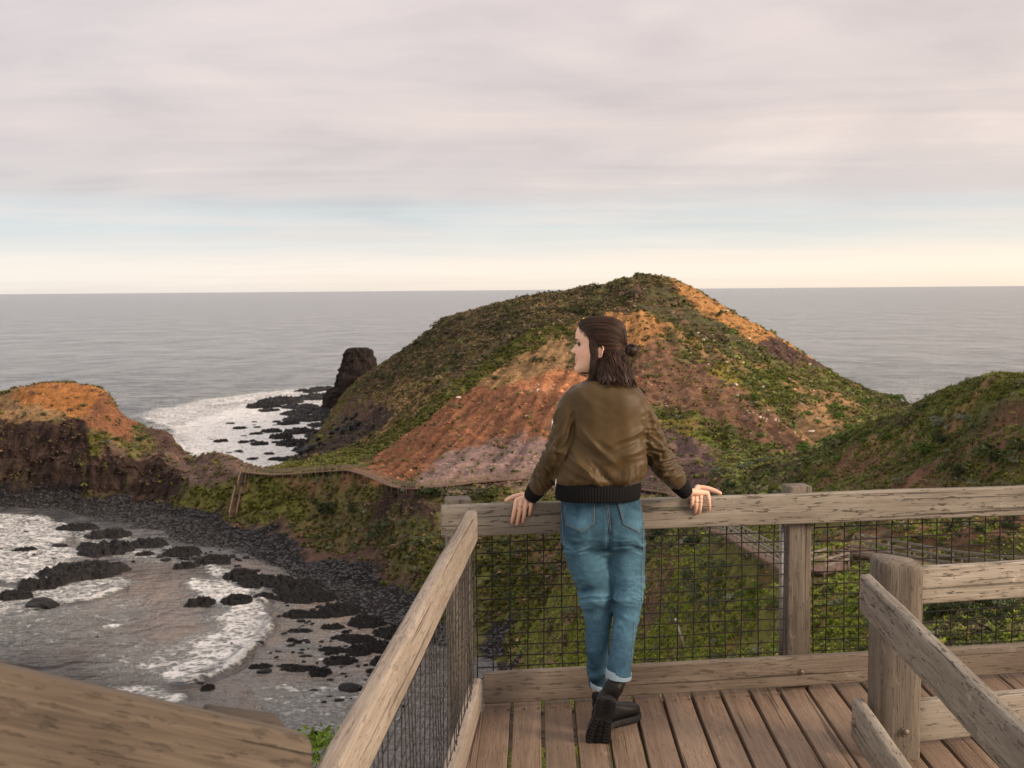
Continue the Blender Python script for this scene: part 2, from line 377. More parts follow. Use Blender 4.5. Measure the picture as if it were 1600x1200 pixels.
# ------------------------------------------------------------------ terrain: surveyed profiles lofted into one ground sheet
def Y(y, D): return ('y', y, D)
def Zp(z, D): return ('z', z, D)
def YZ(y, z): return ('yz', y, z)
def solve(px, t):
    if t[0] == 'y': p = at(px, t[1], t[2])
    elif t[0] == 'yz': p = atz(px, t[1], t[2])
    else:
        s = ray(px, 600).x; p = Vector((s * t[2], t[2], t[1]))
    return p
PROFILE = {
 -100: [Zp(-51,110), YZ(790,-47.4), YZ(763,-44.3), Y(755,279), Y(712,281), Y(662,286), Y(645,300), Y(630,312), Zp(-38,337), Zp(-50,367), Zp(-51,420)],
 0:   [Zp(-51,110), YZ(800,-47.4), YZ(766,-44.3), Y(757,276), Y(712,279), Y(660,284), Y(640,298), Y(615,310), Zp(-38,335), Zp(-50,365), Zp(-51,420)],
 45:  [Zp(-51,110), YZ(803,-47.4), YZ(767,-44.3), Y(758,275), Y(712,278), Y(660,283), Y(640,292), Y(603,305), Zp(-36,332), Zp(-50,362), Zp(-51,420)],
 90:  [Zp(-51,110), YZ(808,-47.4), YZ(768,-44.3), Y(760,273), Y(715,276), Y(664,281), Y(640,290), Y(598,303), Zp(-35,330), Zp(-50,360), Zp(-51,420)],
 140: [Zp(-51,110), YZ(820,-47.4), YZ(769,-44.2), Y(760,271), Y(718,274), Y(668,279), Y(645,288), Y(604,299), Zp(-36,325), Zp(-50,350), Zp(-51,420)],
 174: [Zp(-51,110), YZ(833,-47.4), YZ(770,-44.1), Y(760,269), Y(720,273), Y(680,278), Y(650,286), Y(617,296), Zp(-40,320), Zp(-50,345), Zp(-51,420)],
 182: [Zp(-51,110), YZ(835,-47.4), YZ(770,-44.1), Y(760,269), Y(722,273), Y(690,278), Y(665,286), Y(642,295), Zp(-40,320), Zp(-50,345), Zp(-51,420)],
 240: [Zp(-51,110), YZ(848,-47.4), YZ(776,-44), Y(765,265), Y(745,269), Y(715,274), Y(695,282), Y(672,292), Zp(-43,315), Zp(-50,340), Zp(-51,420)],
 275: [Zp(-51,110), YZ(855,-47.4), YZ(781,-44), Y(768,260), Y(748,264), Y(725,269), Y(708,277), Y(688,287), Zp(-45,305), Zp(-50,335), Zp(-51,420)],
 292: [Zp(-51,110), YZ(858,-47.4), YZ(785,-44), Y(770,257), Y(750,261), Y(735,266), Y(726,272), Y(716,279), Zp(-46,300), Zp(-50,330), Zp(-51,420)],
 345: [Zp(-51,110), YZ(872,-47.4), YZ(800,-44), Y(780,247), Y(760,252), Y(738,257), Y(724,262), Y(709,268), Zp(-45,290), Zp(-50,320), Zp(-51,420)],
 400: [Zp(-51,110), YZ(886,-47.4), YZ(816,-44), Y(795,236), Y(770,240), Y(742,245), Y(739,252), Y(734,261), Zp(-44,285), Zp(-50,315), Zp(-51,420)],
 450: [Zp(-51,110), YZ(910,-47.4), YZ(830,-44.2), Y(805,230), Y(775,234), Y(745,238), Y(740,248), Y(732,262), Y(722,300), Zp(-47.5,335), Zp(-50,400)],
 500: [Zp(-51,111), YZ(940,-47.4), YZ(844,-44.3), Y(812,225), Y(775,229), Y(741,233), Y(732,245), Y(721,262), Y(704,300), Y(684,350), Zp(-49,440)],
 545: [Zp(-51,112), YZ(968,-47.4), YZ(860,-44.4), Y(822,214), Y(780,220), Y(738,226), Y(728,240), Y(714,258), Y(690,300), Y(652,375), Y(606,480)],
 600: [Zp(-51,113), YZ(993,-47.4), YZ(892,-44.5), Y(838,202), Y(795,207), Y(757,212), Y(740,228), Y(714,248), Y(660,300), Y(610,370), Y(567,440)],
 650: [Zp(-50.5,114), YZ(1008,-47.4), YZ(925,-44.8), Y(850,190), Y(800,197), Y(768,203), Y(735,220), Y(700,240), Y(622,290), Y(574,340), Y(535,400)],
 700: [Zp(-50,116), YZ(1028,-47.3), YZ(952,-45), Y(862,187), Y(800,195), Y(762,202), Y(728,217), Y(690,234), Y(600,277), Y(545,322), Y(499,380)],
 770: [Zp(-48.5,125), YZ(1040,-47.2), YZ(990,-46), Y(860,182), Y(800,193), Y(757,202), Y(725,215), Y(690,229), Y(590,269), Y(524,312), Y(477,365)],
 830: [Y(1040,138), Y(985,150), Y(905,164), Y(835,179), Y(790,191), Y(755,202), Y(720,213), Y(680,226), Y(582,263), Y(526,286), Y(464,350)],
 900: [Y(1030,122), Y(955,132), Y(880,145), Y(830,158), Y(795,176), Y(757,200), Y(720,210), Y(680,222), Y(582,256), Y(504,290), Y(454,335)],
 960: [Y(1030,108), Y(955,117), Y(880,128), Y(828,142), Y(795,164), Y(765,192), Y(725,204), Y(680,219), Y(572,255), Y(494,291), Y(442,330)],
 1005:[Y(1030,100), Y(955,108), Y(880,118), Y(828,132), Y(795,156), Y(772,186), Y(728,199), Y(680,215), Y(570,252), Y(484,290), Y(431,328)],
 1040:[Y(1030,94), Y(955,101), Y(880,110), Y(830,122), Y(800,148), Y(774,180), Y(732,194), Y(688,210), Y(580,247), Y(493,286), Y(434,327)],
 1100:[Y(1030,84), Y(955,90), Y(885,97), Y(840,108), Y(808,138), Y(775,172), Y(742,184), Y(705,199), Y(605,236), Y(526,276), Y(461,316)],
 1140:[Y(1030,78), Y(950,84), Y(890,91), Y(850,99), Y(812,130), Y(756,163), Y(742,174), Y(715,194), Y(620,230), Y(545,268), Y(487,308)],
 1200:[Y(1030,70), Y(955,75), Y(900,80), Y(868,86), Y(810,115), Y(728,150), Zp(-26,162), Y(722,190), Y(642,222), Y(580,258), Y(520,298)],
 1260:[Y(1030,65), Y(960,70), Y(905,76), Y(878,81), Y(810,105), Y(706,140), Zp(-27,155), Y(712,190), Y(650,222), Y(604,255), Y(558,288)],
 1320:[Y(1030,61), Y(960,66), Y(900,73), Y(866,80), Y(800,99), Y(682,130), Zp(-27,150), Y(688,203), Y(652,225), Y(622,250), Y(594,278)],
 1380:[Y(1020,57), Y(960,62), Y(905,69), Y(868,77), Y(790,95), Y(657,121), Zp(-27,145), Y(662,230), Y(651,240), Y(638,254), Y(621,270)],
 1420:[Y(1015,55), Y(960,60), Y(905,67), Y(872,75), Y(780,93), Y(641,116), Zp(-27,145), Y(652,240), Y(648,246), Y(645,254), Y(641,262)],
 1438:[Y(1015,54), Y(960,59), Y(905,66), Y(873,74.5), Y(780,92), Y(632,114), Zp(-28,145), Zp(-38,240), Zp(-42,250), Zp(-46,258), Zp(-50,268)],
 1480:[Y(1010,53), Y(960,57.5), Y(905,65), Y(877,73), Y(775,90), Y(612,109), Zp(-28,145), Zp(-45,240), Zp(-48,250), Zp(-50,262), Zp(-51,275)],
 1535:[Y(1005,51), Y(960,56), Y(908,63.5), Y(881,71), Y(770,87), Y(592,103), Zp(-28,145), Zp(-46,240), Zp(-49,250), Zp(-51,262), Zp(-51,275)],
 1600:[Y(1000,50), Y(960,54), Y(910,62), Y(885,70), Y(765,84), Y(587,98), Zp(-25,145), Zp(-46,240), Zp(-49,250), Zp(-51,262), Zp(-51,275)],
 1700:[Y(1000,50), Y(960,54), Y(910,61), Y(888,68), Y(765,82), Y(584,96), Zp(-22,145), Zp(-46,240), Zp(-49,250), Zp(-51,262), Zp(-51,275)],
}
pxs = sorted(PROFILE)
NS, NROW = 660, 11
S_MAX = 0.62
svals = np.linspace(-S_MAX, S_MAX, NS)
ctrl_s = np.array([ray(p, 700).x for p in pxs])
rowsD, rowsZ = [], []
for r in range(NROW):
    pts = [solve(p, PROFILE[p][r]) for p in pxs]
    ss = np.array([p.x / p.y for p in pts]); 
    ss = np.maximum.accumulate(ss + np.arange(len(ss)) * 1e-6)
    rowsD.append(pchip(ss, [p.y for p in pts], svals)); rowsZ.append(pchip(ss, [p.z for p in pts], svals))
near = smooth(ray(620, 700).x, ray(1000, 700).x, svals)
nearR = smooth(ray(1000, 700).x, ray(1500, 700).x, svals)
pre = [(np.full(NS, 0.6), np.full(NS, -2.3) ), (np.full(NS, 12.0), -7.5 + 3.2 * near), (40.0 - 3.5 * nearR, -25.0 + 12.0 * near + 1.2 * nearR)]
ridgeD, ridgeZ = rowsD[-1], rowsZ[-1]
post = [(ridgeD + 40, np.maximum(ridgeZ - 11, -51)), (ridgeD + 130, np.full(NS, -51.0)), (ridgeD * 0 + 900, np.full(NS, -53.0))]
RD = np.array([a for a, b in pre] + rowsD + [a for a, b in post]); RZ = np.array([b for a, b in pre] + rowsZ + [b for a, b in post])
RD = np.maximum.accumulate(RD + np.arange(len(RD))[:, None] * 1e-3, axis=0)
# a light blur across azimuth keeps the loft free of creases
ker = np.exp(-0.5 * (np.arange(-6, 7) / 2.2) ** 2); ker /= ker.sum()
blur = lambda A: np.array([np.convolve(np.pad(a, 6, mode='edge'), ker, mode='valid') for a in A])
RD, RZ = blur(RD), blur(RZ)
DV = np.concatenate([np.geomspace(0.6, 44, 44)[:-1], np.arange(44, 120, 0.5), np.arange(120, 262, 0.52), np.arange(262, 284, 0.14), np.arange(284, 340, 0.52), np.arange(340, 480, 1.1), np.geomspace(480, 880, 30)])
ND = len(DV)
TZ = np.zeros((ND, NS))
for j in range(NS):
    TZ[:, j] = pchip(RD[:, j], RZ[:, j], DV)
for _ in range(2):
    TZ[1:-1] = 0.25 * TZ[:-2] + 0.5 * TZ[1:-1] + 0.25 * TZ[2:]
TX = svals[None, :] * DV[:, None]; TY = np.repeat(DV[:, None], NS, 1)

def tz_at(x, y):
    """ground height at plan position (arrays or scalars)"""
    x = np.atleast_1d(np.asarray(x, float)); y = np.atleast_1d(np.asarray(y, float))
    i = np.clip(np.interp(y, DV, np.arange(ND)), 0, ND - 1.001); j = np.clip((x / y + S_MAX) / (2 * S_MAX) * (NS - 1), 0, NS - 1.001)
    i0, j0 = i.astype(int), j.astype(int); a, b = i - i0, j - j0
    return TZ[i0, j0] * (1 - a) * (1 - b) + TZ[i0 + 1, j0] * a * (1 - b) + TZ[i0, j0 + 1] * (1 - a) * b + TZ[i0 + 1, j0 + 1] * a * b
_scan = np.concatenate([np.arange(14, 120, 0.4), np.arange(120, 520, 0.5)])
def ground(px, py):
    """first ground point that the surveyed direction meets (nearest approach if it clears the ridge)"""
    d = ray(px, py); zz = tz_at(d.x * _scan, _scan); gap = CAM.z + d.z * _scan - zz
    hit = np.nonzero(gap <= 0)[0]
    k = hit[0] if len(hit) else int(np.argmin(gap[_scan < 420] / _scan[_scan < 420]))
    y = _scan[k]
    return Vector((d.x * y, y, float(tz_at(d.x * y, y)[0])))

# ---- ground-plan zones (soil, rock, turf), each outlined by surveyed boundary points
PX = dict(
 olive=(0.145, 0.125, 0.048), scrub=(0.098, 0.088, 0.042), green=(0.165, 0.160, 0.038), lush=(0.115, 0.138, 0.032), moss=(0.26, 0.195, 0.040),
 red=(0.225, 0.100, 0.052), orange=(0.40, 0.200, 0.075), tan=(0.30, 0.180, 0.085), redpatch=(0.43, 0.185, 0.085), clay=(0.255, 0.170, 0.148),
 brown=(0.185, 0.100, 0.060), dkbrown=(0.100, 0.060, 0.048), rock=(0.060, 0.043, 0.038), cliff=(0.060, 0.038, 0.030), pebble=(0.022, 0.019, 0.019),
 sand=(0.24, 0.165, 0.12), dirt=(0.135, 0.082, 0.060), rust=(0.36, 0.155, 0.052), mauve=(0.145, 0.092, 0.078))
ZONES = [  # colour, outline, feather (m), scrub, grass, grey shrub densities
 ('olive', [(380,760),(480,745),(600,770),(720,770),(1010,775),(1130,770),(1130,900),(760,1000),(640,925),(500,850),(380,815)], 3, .35,.5,.5),
 ('scrub', [(548,612),(640,526),(700,484),(770,458),(870,441),(960,424),(1005,415),(1070,432),(1030,470),(990,490),(930,498),(900,507),(880,520),(800,540),(740,580),(690,602),(640,590),(600,612),(570,630)], 3, .80,.10,.0),
 ('tan', [(560,610),(640,588),(700,600),(660,640),(600,680),(560,700),(545,650)], 4, .30,.30,.05),
 ('red', [(545,742),(600,702),(660,660),(720,620),(760,590),(790,560),(870,570),(1000,590),(1010,650),(960,690),(800,705),(700,725),(620,762),(575,752)], 2, .02,.02,.01),
 ('tan', [(765,570),(800,535),(840,518),(875,530),(890,550),(905,585),(850,592),(790,602),(745,606)], 2, .03,.03,.0),
 ('redpatch', [(800,600),(840,584),(910,578),(930,612),(850,616),(815,608)], 1, .0,.0,.0),
 ('clay', [(628,764),(680,730),(720,700),(800,682),(860,678),(1010,680),(1100,735),(1135,778),(1000,778),(900,768),(800,755),(700,768)], 6, .02,.03,.05),
 ('green', [(395,746),(470,722),(560,700),(600,680),(650,640),(700,612),(750,570),(790,545),(850,513),(895,508),(860,532),(805,562),(765,588),(705,632),(640,678),(580,712),(520,740),(440,750)], 2, .12,1.0,.08),
 ('brown', [(985,530),(1060,550),(1130,585),(1200,640),(1285,692),(1235,712),(1150,690),(1060,640),(1000,640)], 3, .03,.08,.03),
 ('tan', [(1230,615),(1300,636),(1405,650),(1345,692),(1280,705),(1235,680)], 3, .03,.04,.02),
 ('mauve', [(1010,640),(1090,690),(1145,720),(1125,775),(1005,770)], 3, .03,.1,.1),
 ('orange', [(895,512),(960,488),(1005,488),(1050,512),(1010,545),(960,562),(920,540)], 2, .06,.04,.0),
 ('orange', [(1035,432),(1085,440),(1115,462),(1145,487),(1205,520),(1265,558),(1225,560),(1150,525),(1100,494),(1060,468)], 2, .06,.03,.0),
 ('dkbrown', [(1195,525),(1275,568),(1255,580),(1200,556)], 2, .05,.02,.0),
 ('scrub', [(1000,448),(1060,472),(1130,512),(1200,558),(1165,562),(1100,530),(1040,498),(990,474)], 2, .5,.05,.0),
 ('tan', [(1030,518),(1080,524),(1150,562),(1220,580),(1260,608),(1330,622),(1425,645),(1385,654),(1300,638),(1240,632),(1190,604),(1100,556)], 3, .12,.30,.22),
 ('lush', [(1150,570),(1220,585),(1250,625),(1225,650),(1180,610)], 2, .2,.8,.1),
 ('lush', [(1005,632),(1080,642),(1150,672),(1215,698),(1180,716),(1100,690),(1030,664)], 2, .3,.6,.4),
 ('moss', [(1100,560),(1160,590),(1190,625),(1130,600)], 2, .05,.3,.1),
 ('moss', [(1020,650),(1075,655),(1100,690),(1050,680)], 2, .05,.3,.1),
 ('scrub', [(1120,778),(1140,752),(1200,728),(1300,690),(1420,640),(1480,610),(1530,588),(1720,580),(1720,800),(1120,800)], 2, .85,.5,.12),
 ('lush', [(1250,752),(1330,700),(1400,655),(1440,640),(1430,672),(1340,722),(1285,760)], 1.5, .5,1.0,.1),
 ('lush', [(1440,640),(1520,600),(1600,600),(1600,640),(1500,650),(1440,680)], 1.5, .6,.8,.1),
 ('brown', [(1275,722),(1335,700),(1385,735),(1345,765),(1280,765)], 1.5, .12,.25,.15),
 ('brown', [(1420,722),(1480,700),(1515,765),(1385,765)], 1.5, .12,.2,.2),
 ('tan', [(1330,690),(1400,672),(1440,690),(1370,716)], 1.5, .15,.35,.2),
 ('brown', [(1500,690),(1560,668),(1605,690),(1605,740),(1520,730)], 1.5, .3,.3,.15),
 ('tan', [(1500,612),(1540,600),(1562,615),(1520,628)], 1.5, .1,.1,.0),
 ('brown', [(1555,672),(1605,668),(1605,705),(1535,702)], 1.5, .2,.2,.1),
 ('green', [(740,838),(900,815),(1130,835),(1240,890),(1380,900),(1720,905),(1720,1060),(780,1060),(760,980)], 3, .13,1.0,.34),
 ('scrub', [(890,800),(1120,800),(1130,850),(1080,880),(1000,870),(900,850)], 3, .8,.3,.6),
 ('scrub', [(1440,895),(1720,895),(1720,1060),(1420,1060),(1400,960)], 2, .9,.4,.4),
 ('brown', [(828,850),(885,835),(890,872),(842,886)], 2, .05,.2,.1),
 ('brown', [(1015,875),(1065,895),(1045,940),(1000,925)], 2, .05,.2,.1),
 ('brown', [(1290,828),(1400,820),(1600,820),(1600,850),(1340,846)], 2, .3,.2,.3),
 ('dkbrown', [(1010,912),(1080,912),(1065,952),(1010,945)], 1.5, .1,.1,.1),
 ('pebble', [(740,955),(790,985),(805,1060),(740,1060)], 2, .0,.0,.0),
 ('mauve', [(150,712),(280,712),(345,703),(400,735),(385,745),(260,768),(190,750)], 3, .10,.15,.03),
 ('green', [(262,768),(345,755),(362,770),(355,802),(300,796)], 2, .03,1.0,.02),
 ('green', [(378,756),(470,750),(492,790),(470,826),(400,815),(375,795)], 2, .06,1.0,.05),
 ('brown', [(440,760),(520,752),(500,785),(460,790)], 3, .15,.3,.1),
 ('cliff', [(570,806),(695,796),(695,838),(578,838)], 1.5, .05,.05,.05),
 ('dirt', [(368,812),(440,828),(520,846),(640,885),(660,915),(520,880),(420,842)], 2, .05,.1,.1),
 ('pebble', [(-120,757),(0,762),(100,765),(250,775),(360,811),(420,834),(520,872),(580,888),(650,928),(700,955),(700,1060),(560,1040),(450,950),(380,905),(200,865),(100,830),(-120,820)], 2, .0,.0,.0),
 ('cliff', [(-120,640),(0,655),(80,656),(140,664),(150,690),(150,712),(240,720),(300,735),(300,765),(140,768),(-120,766)], 2, .02,.03,.0),
 ('tan', [(-120,610),(50,596),(100,590),(110,640),(90,664),(0,660),(-120,650)], 2, .15,.05,.0),
 ('rust', [(20,625),(60,600),(90,590),(140,598),(184,612),(184,645),(150,652),(100,650)], 1.5, .03,.02,.0),
 ('red', [(105,650),(182,640),(270,682),(205,694),(140,676)], 1.5, .02,.02,.0),
 ('green', [(142,690),(175,685),(165,706),(145,716)], 1.5, .1,1.0,.1),
 ('dkbrown', [(235,676),(280,680),(292,716),(250,712)], 1.5, .02,.02,.0),
 ('rock', [(435,722),(500,702),(548,668),(565,640),(605,634),(605,662),(560,692),(470,726)], 2, .02,.03,.0),
 ('dkbrown', [(530,640),(560,612),(600,634),(560,668),(500,702),(520,660)], 3, .05,.05,.0),
]
xy = np.stack([TX.ravel(), TY.ravel()], 1); zz = TZ.ravel()
wn = np.stack([fbm(xy / 14.0, 5, 5, .6), fbm(xy / 14.0, 5, 9, .6)], 1); D3_ = TY.ravel(); wn2 = np.stack([fbm(xy / 2.2, 3, 25), fbm(xy / 2.2, 3, 29)], 1)
colr = np.tile(np.array(PX['olive']), (len(xy), 1)); dens = np.tile(np.array([.3, .4, .2]), (len(xy), 1))
rocky = np.zeros(len(xy)); smoothsoil = np.zeros(len(xy))
for cname, outline, feather, a, b, c in ZONES:
    poly = [tuple(ground(px, py)[:2]) for px, py in outline]
    P = np.array(poly); lo = P.min(0) - 14; hi = P.max(0) + 14
    idx = np.nonzero((xy[:, 0] > lo[0]) & (xy[:, 0] < hi[0]) & (xy[:, 1] > lo[1]) & (xy[:, 1] < hi[1]))[0]
    if not len(idx): continue
    q = xy[idx] + wn[idx] * (5.5 + feather) + wn2[idx] * 1.8
    dd = polydist(q, poly); sd = np.where(inpoly(q, poly), dd, -dd)
    wgt = smooth(-feather * 0.5, feather * 0.5, sd)[:, None]
    colr[idx] = colr[idx] * (1 - wgt) + np.array(PX[cname]) * wgt
    dens[idx] = dens[idx] * (1 - wgt) + np.array([a, b, c]) * wgt
    rk = {'cliff': 1.0, 'rock': 1.0, 'dkbrown': 0.8, 'pebble': 0.25, 'redpatch': 0.5, 'orange': 0.45, 'brown': .4, 'red': .42, 'clay': .3, 'tan': .4, 'mauve': .5}.get(cname, 0.15)
    rocky[idx] = rocky[idx] * (1 - wgt[:, 0]) + rk * wgt[:, 0]
# ---- relief: crags, rills that run down from the summit, hummocks under scrub
pk = ground(1005, 424)
ang = np.arctan2(xy[:, 0] - pk.x, pk.y + 30 - xy[:, 1]); rad = np.hypot(xy[:, 0] - pk.x, xy[:, 1] - pk.y)
rill = fbm(np.stack([ang * 26, rad / 45.0, zz * 0], 1), 4, 40, 0.55, ridged=True)
p3 = np.stack([xy[:, 0], xy[:, 1], zz], 1)
crag = fbm(p3 / np.array([7.0, 7.0, 3.0]), 5, 50, 0.55, ridged=True) - 0.35
fine = fbm(p3 / 1.6, 3, 60, 0.6)
hum = fbm(p3 / 5.5, 4, 70, 0.5)
fade = smooth(14, 45, xy[:, 1]) * smooth(SEA - 0.4, SEA + 1.2, zz)
hillm = smooth(165, 195, xy[:, 1]) * smooth(ray(520, 700).x, ray(600, 700).x, xy[:, 0] / xy[:, 1])
dz = rocky * crag * (2.2 - 0.9 * hillm) + 0.85 * hum + 0.34 * fine * (0.5 + rocky) + hillm * rocky * 1.1 * (fbm(p3 / np.array([5.0, 5.0, 1.6]), 4, 58, .55, ridged=True) - .4) + hillm * (rill - .3) * (0.55 + 1.6 * rocky) - 0.2 * hillm
peb = smooth(0.06, 0.035, colr[:, 0])
pw = peb * smooth(-43.2, -41.8, zz); colr = colr * (1 - pw[:, None]) + np.array(PX['cliff']) * pw[:, None]; peb = peb - pw; rocky = np.maximum(rocky, pw)
dz += peb * 0.25 * fbm(p3 / 0.9, 2, 80)
TZ = TZ + (dz * fade).reshape(TZ.shape)
bare = smooth(0.16, 0.40, fbm(xy / 7.5, 5, 88, .6)) * smooth(.1, .5, dens[:, 0] + dens[:, 1]) * np.where(D3_ < 150, .5, .8) * smooth(-48, -40, zz)
earth = np.stack([0.25 + 0.05 * wn[:, 0], 0.135 + 0.02 * wn[:, 1], 0.070 + 0.01 * wn[:, 0]], 1)
colr = colr * (1 - bare[:, None]) + earth * bare[:, None]; dens *= (1 - 0.85 * bare)[:, None]
pinkish = fbm(p3 / 16.0, 4, 91)
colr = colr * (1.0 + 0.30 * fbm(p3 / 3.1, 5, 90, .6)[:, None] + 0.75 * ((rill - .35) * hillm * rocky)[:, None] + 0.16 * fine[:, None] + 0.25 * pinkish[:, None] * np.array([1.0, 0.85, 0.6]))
# turf patchiness
tp = fbm(p3 / 4.0, 4, 95); gm = (dens[:, 1] * smooth(0.05, 0.5, tp))[:, None]
colr = colr * (1 - 0.55 * gm) + 0.55 * gm * np.where((D3_ < 150)[:, None], np.array([0.19, 0.185, 0.042]), np.array([0.21, 0.15, 0.055]))
colr = np.clip(colr, 0.01, 0.8)
cliffm = smooth(.55, .95, rocky) * fade * smooth(250, 262, xy[:, 1]) * (xy[:, 0] < -20)
cr2 = fbm(p3 / np.array([3.0, 3.0, 7.0]), 4, 51, .55, ridged=True) - .35; cr3 = fbm(p3 / np.array([8.0, 8.0, 2.2]), 4, 52, .5)
TY = TY + (cliffm * (1.7 * cr2 + 0.9 * cr3)).reshape(TY.shape); colr = colr * (1 + .5 * cliffm * cr3)[:, None]
# walkways are kept clear
WALKS = [[(1112,828,101),(1140,836,95),(1165,852,88),(1200,872,81),(1234,892,76)], [(1272,893,76),(1310,882,77.5)], [(1296,884,78.5),(1320,862,81),(1345,850,82)],
         [(1344,864,80.5),(1400,874,78),(1470,888,75),(1540,897,72.5),(1640,905,69.5)]]
wd_ = np.full(len(xy), 99.0); wz_ = np.zeros(len(xy))
for wk in WALKS:
    pl3 = np.array([at(*n_)[:] for n_ in wk])
    for a3, b3 in zip(pl3[:-1], pl3[1:]):
        a_, b_ = a3[:2], b3[:2]
        ab = b_ - a_; t_ = np.clip(((xy - a_) @ ab) / (ab @ ab), 0, 1); d_ = np.hypot(*(xy - a_ - t_[:, None] * ab).T); m_ = d_ < wd_; wd_ = np.where(m_, d_, wd_); wz_ = np.where(m_, a3[2] + t_ * (b3[2] - a3[2]), wz_)
dens *= smooth(0.5, 1.5, wd_)[:, None]
cut = smooth(4.0, 1.2, wd_); low_ = np.minimum(TZ.ravel(), wz_ - 0.40)
TZ = (TZ.ravel() * (1 - cut) + low_ * cut).reshape(TZ.shape)
V = np.stack([TX.ravel(), TY.ravel(), TZ.ravel()], 1)
ii = (np.arange(ND - 1)[:, None] * NS + np.arange(NS - 1)[None, :]).ravel()
F = np.stack([ii, ii + 1, ii + 1 + NS, ii + NS], 1)
keep = (TZ.ravel()[F].max(1) > SEA - 2.5)
F = F[keep]
used = np.zeros(len(V), bool); used[F.ravel()] = True
remap = np.cumsum(used) - 1
me = np_mesh('terrain', V[used], remap[F], True, colors=colr[used], attrs={'rocky': rocky[used]})

m, nt, b = new_mat('ground'); g = NT(nt)
c = g.coord(); tint = g.attr('tint')
n1 = g.noise(c, 0.55, 8, 0.65); n2 = g.noise(c, 3.2, 6, 0.7); n3 = g.voro(c, 1.3)
col = g.mix(1.0, tint, g.ramp(n1, [(0.3, 0.55), (0.5, 1.0), (0.7, 1.45)]), 'MULTIPLY')
col = g.mix(0.9, col, g.ramp(n2, [(0.3, 0.55), (0.52, 1.0), (0.72, 1.5)]), 'MULTIPLY')
speck = g.ramp(g.noise(c, 1.9, 3, 0.7), [(0.66, 0.0), (0.72, 1.0)])
col = g.mix(g.math('MULTIPLY', speck, 0.35), col, g.mix(1.0, col, (2.1, 2.0, 1.9), 'MULTIPLY'))
g.l(col, b.inputs['Base Color']); b.inputs['Roughness'].default_value = 0.95; b.inputs['Specular IOR Level'].default_value = 0.15
h = g.math('ADD', g.math('MULTIPLY', n1, 1.2), g.math('MULTIPLY', n2, 0.6))
g.l(g.bump(h, 0.9, 0.9), b.inputs['Normal'])
MAT_GROUND = m
terrain = struct(link('terrain', me, MAT_GROUND))

# ------------------------------------------------------------------ ground cover (nobody could count it)
def tmpl_clump(seed, n=26, leaf=0.30, flat=0.7):
    """a dome of small leaf faces, radius about 1"""
    r = np.random.default_rng(seed); Vs = []
    for k in range(n):
        u = r.normal(size=3); u[2] = abs(u[2]) * 0.9 + 0.05; u /= np.linalg.norm(u)
        rad = (0.55 + 0.5 * r.random()) * (1 + 0.25 * math.sin(3 * math.atan2(u[1], u[0]) + seed))
        cpos = u * rad * np.array([1, 1, flat])
        nrm = u + r.normal(size=3) * 0.55; nrm /= np.linalg.norm(nrm)
        t = np.cross(nrm, r.normal(size=3)); t /= np.linalg.norm(t); bt = np.cross(nrm, t)
        s = leaf * (0.7 + 0.7 * r.random())
        Vs += [cpos + t * s, cpos + bt * s * 0.62 + nrm * 0.06, cpos - t * s, cpos - bt * s * 0.62 + nrm * 0.06]
    V = np.array(Vs); return V, np.arange(len(V)).reshape(-1, 4)
def tmpl_tuft(seed, n=8):
    r = np.random.default_rng(seed); Vs = []
    for k in range(n):
        a = r.random() * 6.28; lean = 0.3 + 0.7 * r.random(); h = 0.55 + 0.6 * r.random(); wd = 0.14
        d = np.array([math.cos(a), math.sin(a), 0]); s = np.array([-d[1], d[0], 0])
        b0 = d * 0.25 * r.random(); m1 = b0 + d * lean * 0.4 + np.array([0, 0, h * 0.6]); t = b0 + d * lean + np.array([0, 0, h * 0.85])
        Vs += [b0 - s * wd, b0 + s * wd, m1 + s * wd * 1.3, m1 - s * wd * 1.3, m1 - s * wd * 1.3, m1 + s * wd * 1.3, t + s * wd * .3, t - s * wd * .3]
    V = np.array(Vs); return V, np.arange(len(V)).reshape(-1, 4)
def scatter(name, tmpls, pos, scl, cols, mat, kind='stuff', zsquash=None):
    Vs, Fs, Cs, off = [], [], [], 0
    pick = RNG.integers(0, len(tmpls), len(pos))
    for k, (tv, tf) in enumerate(tmpls):
        idx = np.nonzero(pick == k)[0]
        if not len(idx): continue
        a = RNG.random(len(idx)) * 2 * math.pi; ca, sa = np.cos(a), np.sin(a)
        x = tv[None, :, 0] * ca[:, None] - tv[None, :, 1] * sa[:, None]; y = tv[None, :, 0] * sa[:, None] + tv[None, :, 1] * ca[:, None]
        z = np.repeat(tv[None, :, 2], len(idx), 0)
        s = scl[idx][:, None]; zs = s * (zsquash[idx][:, None] if zsquash is not None else 1)
        V = np.stack([x * s, y * s, z * zs], -1) + pos[idx][:, None, :]
        shade = 1 + 0.22 * RNG.standard_normal((len(idx), len(tf), 1, 1)).repeat(tf.shape[1], 2)
        C = (cols[idx][:, None, None, :] * np.clip(shade, .4, 1.7))
        cv = np.zeros((len(idx), len(tv), 3)); cv[:, tf.ravel()] = C.reshape(len(idx), -1, 3)
        F = tf[None] + (np.arange(len(idx)) * len(tv))[:, None, None] + off
        Vs.append(V.reshape(-1, 3)); Cs.append(cv.reshape(-1, 3)); Fs.append(F.reshape(-1, tf.shape[1])); off += len(idx) * len(tv)
    me = np_mesh(name, np.concatenate(Vs), np.concatenate(Fs), False, colors=np.clip(np.concatenate(Cs), 0.004, .9))
    o = link(name, me, mat)
    if kind: o['kind'] = kind
    return o
